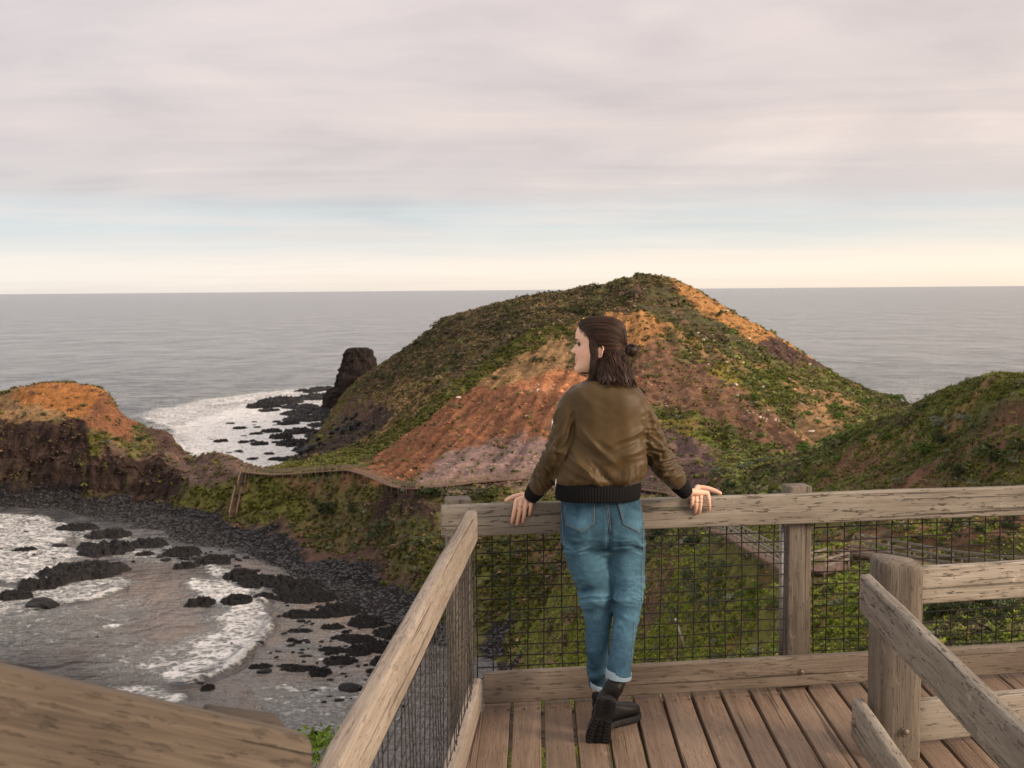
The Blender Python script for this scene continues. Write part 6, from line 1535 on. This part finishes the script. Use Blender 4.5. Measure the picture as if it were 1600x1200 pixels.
jack = fuse([jt, limb(slP, slR, 36), limb(srP, srR, 36)], 0.0046, 6, .5, 'jacket')
relax(jack, 3)
JV = mverts(jack); JN = mnorms(jack)
def along(P, pts):
    """(arc position, distance, angle) of points relative to a polyline"""
    A = np.array([p[:] for p in pts]); best = np.full(len(P), 9.0); tt = np.zeros(len(P)); acc = 0; ang = np.zeros(len(P))
    for a, b_ in zip(A[:-1], A[1:]):
        ab = b_ - a; l2 = ab @ ab; t = np.clip(((P - a) @ ab) / l2, 0, 1); dv = P - a - t[:, None] * ab; d = np.linalg.norm(dv, axis=1); k = d < best
        best[k] = d[k]; tt[k] = acc + t[k] * math.sqrt(l2); ang[k] = np.arctan2(dv[k, 0], dv[k, 1]); acc += math.sqrt(l2)
    return tt, best, ang
disp = np.zeros(len(JV))
armm = np.zeros(len(JV))
for pts, sgn, sd in ((slP, -1, 0), (srP, 1, 40)):
    t, d, a = along(JV, pts); on = smooth(.075, .052, d) * smooth(0.03, .10, t)
    r = fbm(np.stack([t * 19 + 1.3 * np.sin(a + 1.0 * sgn + t * 9), np.cos(a) * .8, np.sin(a) * .8], 1), 2, 400 + sd, .4, ridged=True)
    Ls = sum((pts[i + 1] - pts[i]).length for i in range(len(pts) - 1)); on = on * smooth(Ls + .012, Ls - .035, t)
    r2 = fbm(np.stack([t * 11, np.cos(a) * 1.3, np.sin(a) * 1.3], 1), 2, 420 + sd)
    disp += on * ((r - .40) * (.011 + .013 * smooth(.12, .24, t)) + .009 * r2); armm = np.maximum(armm, on)
X, Zc = JV[:, 0] - ORG.x, JV[:, 2]
bm_ = 1 - armm
ct, sn_ = math.cos(.65), math.sin(.65)
xa = np.abs(X + .0)
wx = .05 * fbm(np.stack([X * 4, Zc * 4, X * 0], 1), 2, 445)
dg1 = fbm(np.stack([((X + wx) * .62 + Zc * .78) * 13, ((X + wx) * .78 - Zc * .62) * 3.2, JV[:, 1] * 3], 1), 2, 440, .4, ridged=True) * smooth(.10, -.06, X) + fbm(np.stack([((X + wx) * -.55 + Zc * .83) * 11, ((X + wx) * .83 + Zc * .55) * 3.0, JV[:, 1] * 3 + 7], 1), 2, 441, .4, ridged=True) * smooth(-.06, .10, X)
dg2 = fbm(np.stack([X * 9, Zc * 2.6, JV[:, 1] * 2], 1), 2, 450)
lowz = smooth(1.32, 1.08, Zc)
disp += bm_ * ((dg1 - .35) * (.004 + .027 * lowz) + dg2 * .012)
puck = fbm(np.stack([X * 55, Zc * 9, JV[:, 1] * 55], 1), 2, 460)
disp += bm_ * puck * .0085 * smooth(1.12, 1.03, Zc)
crn = fbm(JV * np.array([22, 22, 40]), 3, 470, .55); disp += .0010 * crn; disp *= .25 + .75 * smooth(at(935, 753, TD).z - .005, at(935, 745, TD).z + .01, Zc)
set_verts(jack, JV + JN * disp[:, None]); shade_smooth(jack)
m, nt, b = new_mat('olive_satin'); g = NT(nt); c = g.coord()
n1 = g.noise(c, 5, 4, .6); weave = g.noise(g.mapping(c, (300, 300, 900)), 1.0, 2)
g.l(g.mix(g.math('MULTIPLY', weave, .3), g.ramp(n1, [(.3, (0.047, 0.027, 0.008)), (.7, (0.075, 0.044, 0.0135))]), (0.08, 0.05, 0.015)), b.inputs['Base Color'])
b.inputs['Roughness'].default_value = 0.52; b.inputs['Specular IOR Level'].default_value = 0.26; b.inputs['Sheen Weight'].default_value = 0.12; b.inputs['Sheen Roughness'].default_value = .4
cr = g.noise(g.mapping(c, (16, 16, 34), (0, .5, 0)), 1.0, 5, .6, .6)
g.l(g.bump(cr, .16, .005), b.inputs['Normal'])
jo = attach(link('jacket', jack, m), woman)
m, nt, b = new_mat('black_rib'); g = NT(nt); b.inputs['Base Color'].default_value = (0.006, 0.0055, 0.006, 1); b.inputs['Roughness'].default_value = .9; b.inputs['Specular IOR Level'].default_value = .2
MAT_RIB = m
def rib(P, A, B, name, nrib, tilt=None):
    n = nrib * 4; a = np.arange(n) * 2 * math.pi / n; w_ = 1 + 0.012 * np.cos(a * nrib)
    e = 2.4; ca, sa = np.cos(a), np.sin(a); rr = (np.abs(ca) ** e + np.abs(sa) ** e) ** (-1 / e) * w_
    Vs = []
    for p, x, y in zip(P, A, B):
        Vs.append(np.array(p[:]) + x * (rr * ca)[:, None] * np.array([1, 0, 0]) + y * (rr * sa)[:, None] * np.array([0, 1, 0]))
    m_ = len(P); i = np.arange(m_ - 1)[:, None] * n; j = np.arange(n)[None, :]
    return np_mesh(name, np.concatenate(Vs), [np.stack([i + j, i + (j + 1) % n, i + n + (j + 1) % n, i + n + j], -1).reshape(-1, 4)])
ys = [748, 751, 754, 762, 770, 776, 778.5, 779, 776]
link('waistband', rib([at(934, y, TD + .005) for y in ys], [mm(x, TD) for x in (60, 65, 67.3, 67.6, 67, 66, 65, 62, 60)], [.112, .119, .123, .124, .123, .121, .119, .112, .108], 'waistband', 90), MAT_RIB, jo)
cs_ = rib([at(942, y, TD - .012) for y in (604, 600, 596, 593, 592, 594)], [mm(x, TD) for x in (34, 31, 27, 25, 23.5, 22)], [.066, .060, .054, .050, .046, .042], 'collar', 40)
link('collar', cs_, mat_simple('olive_rib', (0.075, 0.05, 0.018), .8), jo)
def cuff(p0, p1, r0, r1):
    P = np.array([p0.lerp(p1, t)[:] for t in (0, .08, .3, .6, .9, 1.0, .98)]); R = np.array([r0 * .94, r0 * 1.02, r0 * 1.03, (r0 + r1) / 2, r1, r1 * .96, r1 * .8])
    T = (p1 - p0).normalized(); U_ = T.cross(Vector((0, 1, 0))).normalized(); W_ = T.cross(U_); n = 120; a = np.arange(n) * 2 * math.pi / n; w_ = 1 + .018 * np.cos(a * 30)
    V = (P[:, None] + (R[:, None] * w_[None])[:, :, None] * (np.cos(a)[None, :, None] * np.array(U_[:]) + np.sin(a)[None, :, None] * np.array(W_[:]))).reshape(-1, 3)
    i = np.arange(len(P) - 1)[:, None] * n; j = np.arange(n)[None, :]
    return np_mesh('cuff', V, [np.stack([i + j, i + (j + 1) % n, i + n + (j + 1) % n, i + n + j], -1).reshape(-1, 4)])
link('cuff', cuff(at(841, 760, 4.958), at(829.5, 777, 4.993), .0395, .0335), MAT_RIB, jo)
link('cuff', cuff(at(1058.5, 753, 4.99), at(1072, 770, 5.033), .0385, .0325), MAT_RIB, jo)
# sleeve pocket zip, seen edge on at the outer left sleeve
zp = [at(863.5, 655, 4.80), at(862.5, 663, 4.80), at(862, 671, 4.80)]
V, F, Cc = tube_np(np.array([p[:] for p in zp]), .0035, 8); z_ = link('sleeve_zip', np_mesh('sleeve_zip', V, [F, Cc]), SILVER, jo)
V, F, Cc = tube_np(np.array([at(869, 748, 4.76)[:], at(868, 758, 4.76)[:], at(867, 768, 4.76)[:]]), .002, 8); link('drawstring', np_mesh('drawstring', V, [F, Cc]), SILVER, jo)

# ---- jeans
JD = 4.875
def R_(cx, y, hwpx, D, dh): return (at(cx, y, D), mm(hwpx, D), dh)
pel = loft([R_(938, 768, 60, JD, .098), R_(938, 780, 62, JD, .104), R_(940, 800, 64.5, JD - .005, .112), R_(941, 822, 66, JD - .01, .118), R_(942, 842, 66, JD - .008, .112), R_(942, 858, 60, JD, .09), R_(943, 868, 44, JD, .06)], 60, 2.6)
lgl = loft([R_(910, 838, 33.0, JD, .088), R_(915, 858, 36.4, JD, .094), R_(923, 890, 34.9, JD, .090), R_(931, 915, 28.4, JD, .084), R_(934, 945, 24.2, JD, .076), R_(935, 970, 20.9, JD - .005, .070), R_(933, 1000, 19.1, JD - .03, .064), R_(933, 1030, 16.7, JD - .06, .058), R_(934.5, 1055, 13.5, JD - .085, .052), R_(935.5, 1072, 12.1, JD - .10, .048)], 48, 2.2)
lgr = loft([R_(975, 838, 32.0, JD, .088), R_(976, 860, 32.5, JD, .092), R_(979, 890, 28.6, JD - .005, .088), R_(980.5, 915, 25.1, JD - .02, .082), R_(981.5, 942, 22.8, JD - .045, .076), R_(977.5, 970, 20.0, JD - .085, .068), R_(973, 1000, 19.5, JD - .145, .063), R_(970, 1025, 19.1, JD - .20, .059), R_(967.5, 1044, 18.6, JD - .235, .056), R_(966.5, 1056, 18.1, JD - .255, .055)], 48, 2.2)
jeans = fuse([pel, lgl, lgr, ball(at(911, 829, JD - .058), .001, 18, 74, 72, 88), ball(at(973, 831, JD - .058), .001, 18, 72, 72, 88)], .0046, 8, .5, 'jeans')
relax(jeans, 2)
QV = mverts(jeans); QN = mnorms(jeans)
zq = QV[:, 2]; xq = QV[:, 0] - ORG.x; left = xq < (at(952, 900, JD).x - ORG.x)
sgnq = np.where(left, -1.0, 1.0)
qw = .035 * fbm(QV * 7, 2, 505)
wr1 = fbm(np.stack([(zq + qw) * 27 + 4.5 * xq * sgnq, (xq + qw) * 6 + sgnq * 4, QV[:, 1] * 6], 1), 3, 500, .45, ridged=True) * smooth(-.5, .35, fbm(QV * 9, 2, 506))
kneeb = .9 * gs(zq, .52, .075) + .9 * gs(zq, .19, .09) + .7 * gs(zq, .735, .04) + .10
lw = np.where(left, 1.0, .8)
d_ = (wr1 - .20) * .026 * kneeb * lw * smooth(.97, .86, zq) + .002 * fbm(QV * 14, 3, 510)
cleft = gs(QV[:, 0], at(951, 820, JD - .1).x, .010) * smooth(.90, .84, zq) * smooth(.70, .76, zq) * (QV[:, 1] < JD - .03)
d_ -= .012 * cleft
QV2 = QV + QN * d_[:, None]; set_verts(jeans, QV2); shade_smooth(jeans)
fadeq = gs(zq, .50, .22) * .55 + .45 * gs(xq, at(915, 850, JD).x - ORG.x, .05) * gs(zq, .72, .12) + .4 * gs(xq, at(978, 850, JD).x - ORG.x, .04) * gs(zq, .70, .12)
fadeq += .9 * (wr1 - .30) * (kneeb + .15) * 1.0 + .20 * fbm(QV * 11, 3, 520)
indigo = np.array([0.008, 0.027, 0.046]); worn = np.array([0.084, 0.186, 0.258])
k_ = np.clip(.20 + .80 * fadeq, 0, 1)[:, None]
tint_attr(jeans, indigo * (1 - k_) + worn * k_)
m, nt, b = new_mat('denim'); g = NT(nt); c = g.coord()
tw = g.noise(g.mapping(c, (420, 420, 260), (0, .7, 0)), 1.0, 2, .7); fz = g.noise(c, 55, 4, .7)
col = g.mix(1.0, g.attr('tint'), g.ramp(tw, [(.3, .72), (.7, 1.3)]), 'MULTIPLY'); col = g.mix(.8, col, g.ramp(fz, [(.3, .75), (.7, 1.25)]), 'MULTIPLY')
g.l(col, b.inputs['Base Color']); b.inputs['Roughness'].default_value = .85; b.inputs['Specular IOR Level'].default_value = .2
g.l(g.bump(tw, .25, .001), b.inputs['Normal']); MAT_DENIM = m
jn = attach(link('jeans', jeans, MAT_DENIM), woman)
bv = BVHTree.FromPolygons([v.co[:] for v in jeans.vertices], [p.vertices[:] for p in jeans.polygons])
def onj(px, py, lift=.001):
    d = ray(px, py).normalized(); h = bv.ray_cast(CAM, d)
    if h[0] is None: return None
    return h[0] + h[1] * lift * (1 if h[1].dot(d) < 0 else -1)
THREAD = mat_simple('thread', (0.12, 0.15, 0.165), .8, 0, .4, 300)
def dens_line(pts, n=12):
    out = []
    for a, b_ in zip(pts[:-1], pts[1:]):
        for t in np.linspace(0, 1, n, endpoint=False): out.append((a[0] + (b_[0] - a[0]) * t, a[1] + (b_[1] - a[1]) * t))
    return out + [pts[-1]]
def stitch(pts, name='stitching', rad=.0011, lift=.0012, parent=jn, mat=THREAD):
    q = [onj(x, y, lift) for x, y in dens_line(pts)]; q = [p for p in q if p is not None]
    if len(q) < 3: return
    V, F, Cc = tube_np(np.array([p[:] for p in q]), rad, 6); link(name, np_mesh(name, V, [F, Cc]), mat, parent)
def pocket(pts):
    P = np.array(pts); lo, hi = P.min(0), P.max(0); nx, ny = 26, 26
    gx, gy = np.meshgrid(np.linspace(lo[0], hi[0], nx), np.linspace(lo[1], hi[1], ny)); ins = inpoly(np.stack([gx.ravel(), gy.ravel()], 1), pts).reshape(ny, nx)
    vid, V = {}, []
    def vv(i, j):
        if (i, j) not in vid:
            p = onj(gx[i, j], gy[i, j], .0035)
            if p is None: return None
            vid[i, j] = len(V); V.append(p[:])
        return vid[i, j]
    F = []
    for i in range(ny - 1):
        for j in range(nx - 1):
            if ins[i, j] and ins[i + 1, j] and ins[i, j + 1] and ins[i + 1, j + 1]:
                q = [vv(i, j), vv(i, j + 1), vv(i + 1, j + 1), vv(i + 1, j)]
                if None not in q: F.append(q)
    V = np.array(V); me = np_mesh('back_pocket', V, np.array(F), True)
    zz_ = V[:, 2]; kk = np.clip(.30 + .5 * fbm(V * 16, 3, 77) + .25 * gs(zz_, zz_.min() + .03, .03), 0, 1)[:, None]; tint_attr(me, indigo * 1.2 * (1 - kk) + worn * kk)
    po = link('back_pocket', me, MAT_DENIM, jn)
    q = [(x + (P[:, 0].mean() - x) * .05, y + (P[:, 1].mean() - y) * .05) for x, y in pts]
    stitch(q[1:] + [q[0]] if False else q, 'pocket_stitching', .0012, .0042, po); 
    q2 = [(x + (P[:, 0].mean() - x) * .14, y + (P[:, 1].mean() - y) * .14) for x, y in pts]
    stitch(q2, 'pocket_stitching', .0009, .0042, po)
pocket([(881, 783), (884.5, 821), (909, 832.5), (929.8, 818.5), (929.8, 783)])
pocket([(963.5, 783), (973.5, 820), (997.5, 833), (1005.5, 822), (1000, 783)])
stitch([(876, 781.5), (905, 783), (940, 783), (975, 782.5), (1000, 781)])
stitch([(946.5, 783), (949.5, 807), (952.5, 830), (950, 848)]); stitch([(949, 783), (952, 807), (955, 830)])
stitch([(877.5, 800), (880.5, 840), (891, 890), (905, 935)], rad=.0013); stitch([(1004.5, 800), (1004.5, 850), (1002, 900), (1002.5, 940)], rad=.0016)
stitch([(991.5, 970), (989, 1000), (986, 1042)], rad=.0018)
def turnup(p0, p1, ax, by, tilt=0.0):
    P = [p0.lerp(p1, t) for t in (-.08, 0, .1, .5, .9, 1.0, 1.0, .9)]; S_ = (1.0, 1.06, 1.09, 1.10, 1.10, 1.07, .96, .92); n = 48; a = np.arange(n) * 2 * math.pi / n
    V = np.concatenate([np.array(p[:]) + s * (ax * np.cos(a)[:, None] * np.array([1, 0, tilt]) + by * np.sin(a)[:, None] * np.array([0, 1, 0])) for p, s in zip(P, S_)])
    i = np.arange(len(P) - 1)[:, None] * n; j = np.arange(n)[None, :]
    V = V + .0012 * fbm(V * 60, 2, 8)[:, None]
    return np_mesh('turn_up', V, [np.stack([i + j, i + (j + 1) % n, i + n + (j + 1) % n, i + n + j], -1).reshape(-1, 4)])
TU = mat_simple('denim_inside', (0.22, 0.29, 0.335), .85, 0, .2, 200)
link('turn_up', turnup(at(935.3, 1068, JD - .10), at(935.8, 1076, JD - .108), mm(12.6, 4.77), .047, -.25), TU, jn)
link('turn_up', turnup(at(966.8, 1047, JD - .24), at(966.2, 1058.5, JD - .262), mm(19.0, 4.62), .054, -.1), TU, jn)

# ---- boots
m, nt, b = new_mat('black_leather'); g = NT(nt); c = g.coord()
g.l(g.ramp(g.noise(c, 30, 5, .7), [(.35, (0.004, 0.0035, 0.0035)), (.7, (0.013, 0.011, 0.010))]), b.inputs['Base Color']); b.inputs['Roughness'].default_value = .5; b.inputs['Specular IOR Level'].default_value = .28
g.l(g.bump(g.noise(c, 45, 5, .6), .4, .003), b.inputs['Normal']); MAT_BOOT = m
SOLE = mat_simple('rubber_sole', (0.008, 0.007, 0.0065), .7, 0, .3, 60, .3)
def boot(heel, fwd, up, ankle, shaft_top, r_sh, toe_len=.262):
    fwd = fwd.normalized(); up = (up - fwd * up.dot(fwd)).normalized(); sd = fwd.cross(up)
    B_ = np.array([fwd[:], sd[:], up[:]])
    def w(x, y, z): return np.array(heel[:]) + np.stack([np.asarray(x, float), np.asarray(y, float), np.asarray(z, float)], -1) @ B_
    prof = [(0.0, .022, .05), (.012, .031, .075), (.04, .035, .088), (.08, .032, .085), (.12, .034, .074), (.16, .042, .062), (.20, .046, .053), (.232, .039, .046), (.250, .027, .038), (.259, .014, .03), (.262, .004, .024)]
    xs = np.concatenate([np.linspace(0, .235, 26), np.linspace(.24, .262, 10)]); hwv = pchip([p[0] for p in prof], [p[1] for p in prof], xs); hv = pchip([p[0] for p in prof], [p[2] for p in prof], xs)
    n = 28; a = np.arange(n) * 2 * math.pi / n; V = []
    for x, h_, t_ in zip(xs, hwv, hv):
        e = 2.6; ca, sa = np.cos(a), np.sin(a); rr = (np.abs(ca) ** e + np.abs(sa) ** e) ** (-1 / e)
        V.append(w(np.full(n, x * toe_len / .262), h_ * rr * ca, .022 + t_ / 2 + t_ / 2 * rr * sa))
    i = np.arange(len(xs) - 1)[:, None] * n; j = np.arange(n)[None, :]
    foot = (np.concatenate(V), np.stack([i + j, i + (j + 1) % n, i + n + (j + 1) % n, i + n + j], -1).reshape(-1, 4), np.array([np.arange(n)[::-1], (len(xs) - 1) * n + np.arange(n)]))
    hp_ = Vector(w(.052, 0, .065))
    sh = limb([hp_, ankle, ankle.lerp(shaft_top, .55), shaft_top], [.034, .039, r_sh, r_sh * 1.02], 26)
    me = fuse([foot, sh], .0034, 5, .5, 'boot'); v = mverts(me); nn = mnorms(me)
    t, dd, an = along(v, [hp_, ankle, shaft_top]); set_verts(me, v + nn * (.0022 * fbm(np.stack([t * 60, np.cos(an), np.sin(an)], 1), 3, 5))[:, None]); shade_smooth(me)
    bo = attach(link('boot', me, MAT_BOOT), woman)
    # sole with lugs
    outl = [(x * toe_len / .262, h_ + .004) for x, h_ in zip(xs, hwv)]
    ring_ = [(x, y) for x, y in outl] + [(x, -y) for x, y in outl[::-1]]
    ring_ = np.array(ring_); ring_[:, 0] = (ring_[:, 0] - .13) * 1.03 + .13; nR = len(ring_); Vs = []
    for z, s in ((.006, .97), (.009, 1.0), (.024, 1.0), (.027, .97)): Vs.append(w((ring_[:, 0] - .13) * s + .13, ring_[:, 1] * s, np.full(nR, z)))
    i = np.arange(3)[:, None] * nR; j = np.arange(nR)[None, :]
    F = np.stack([i + j, i + (j + 1) % nR, i + nR + (j + 1) % nR, i + nR + j], -1).reshape(-1, 4)
    lg = []
    def lug(x0, y0, x1, y1, wd, h=.009):
        d = np.array([x1 - x0, y1 - y0]); d /= np.linalg.norm(d); pn = np.array([-d[1], d[0]]) * wd / 2
        q = [(x0 + pn[0], y0 + pn[1]), (x1 + pn[0], y1 + pn[1]), (x1 - pn[0], y1 - pn[1]), (x0 - pn[0], y0 - pn[1])]
        lo = w([p[0] for p in q], [p[1] for p in q], [-.003] * 4); hi_ = w([p[0] for p in q], [p[1] for p in q], [h] * 4)
        lg.append((np.concatenate([lo, hi_]), np.array([[3, 2, 1, 0], [4, 5, 6, 7], [0, 1, 5, 4], [1, 2, 6, 5], [2, 3, 7, 6], [3, 0, 4, 7]]), None))
    sc = toe_len / .262
    for x in np.arange(.105, .25, .0155):
        hh_ = float(np.interp(x, xs, hwv))
        for sg in (-1, 1): lug(x * sc, sg * hh_ * .98, (x + .006) * sc, sg * hh_ * .42, .0085)
    for x in np.arange(.125, .235, .026):
        lug((x - .009) * sc, 0, (x + .009) * sc, 0, .010); lug(x * sc, -.010, x * sc, .010, .008)
    for x in np.arange(.008, .075, .0135):
        hh_ = float(np.interp(x, xs, hwv))
        for sg in (-1, 1): lug(x * sc, sg * hh_ * .98, x * sc, sg * hh_ * .40, .0085)
    lg.append((np.concatenate(Vs), F, np.array([np.arange(nR)[::-1], 3 * nR + np.arange(nR)])))
    V, Fs = merge_np(lg); link('sole', np_mesh('sole', V, Fs, False), SOLE, bo)
    return bo
h1, t1_ = at(949.5, 1094, 4.525), at(931.5, 1166.5, 4.575)
f1 = (t1_ - h1); up1 = Vector((0.10, 1.0, .25))
boot(h1, f1, up1, ankR + Vector((0, -.01, -.006)), at(963.5, 1064, JD - .270), .036, .235)
h2, t2_ = at(930, 1133, 4.70), at(986.5, 1113, 4.84); h2.z = 0.003; t2_.z = 0.003
boot(h2, t2_ - h2, Vector((0, 0, 1)), at(939.5, 1100, 4.765), at(938, 1087, 4.768), .035, .25)
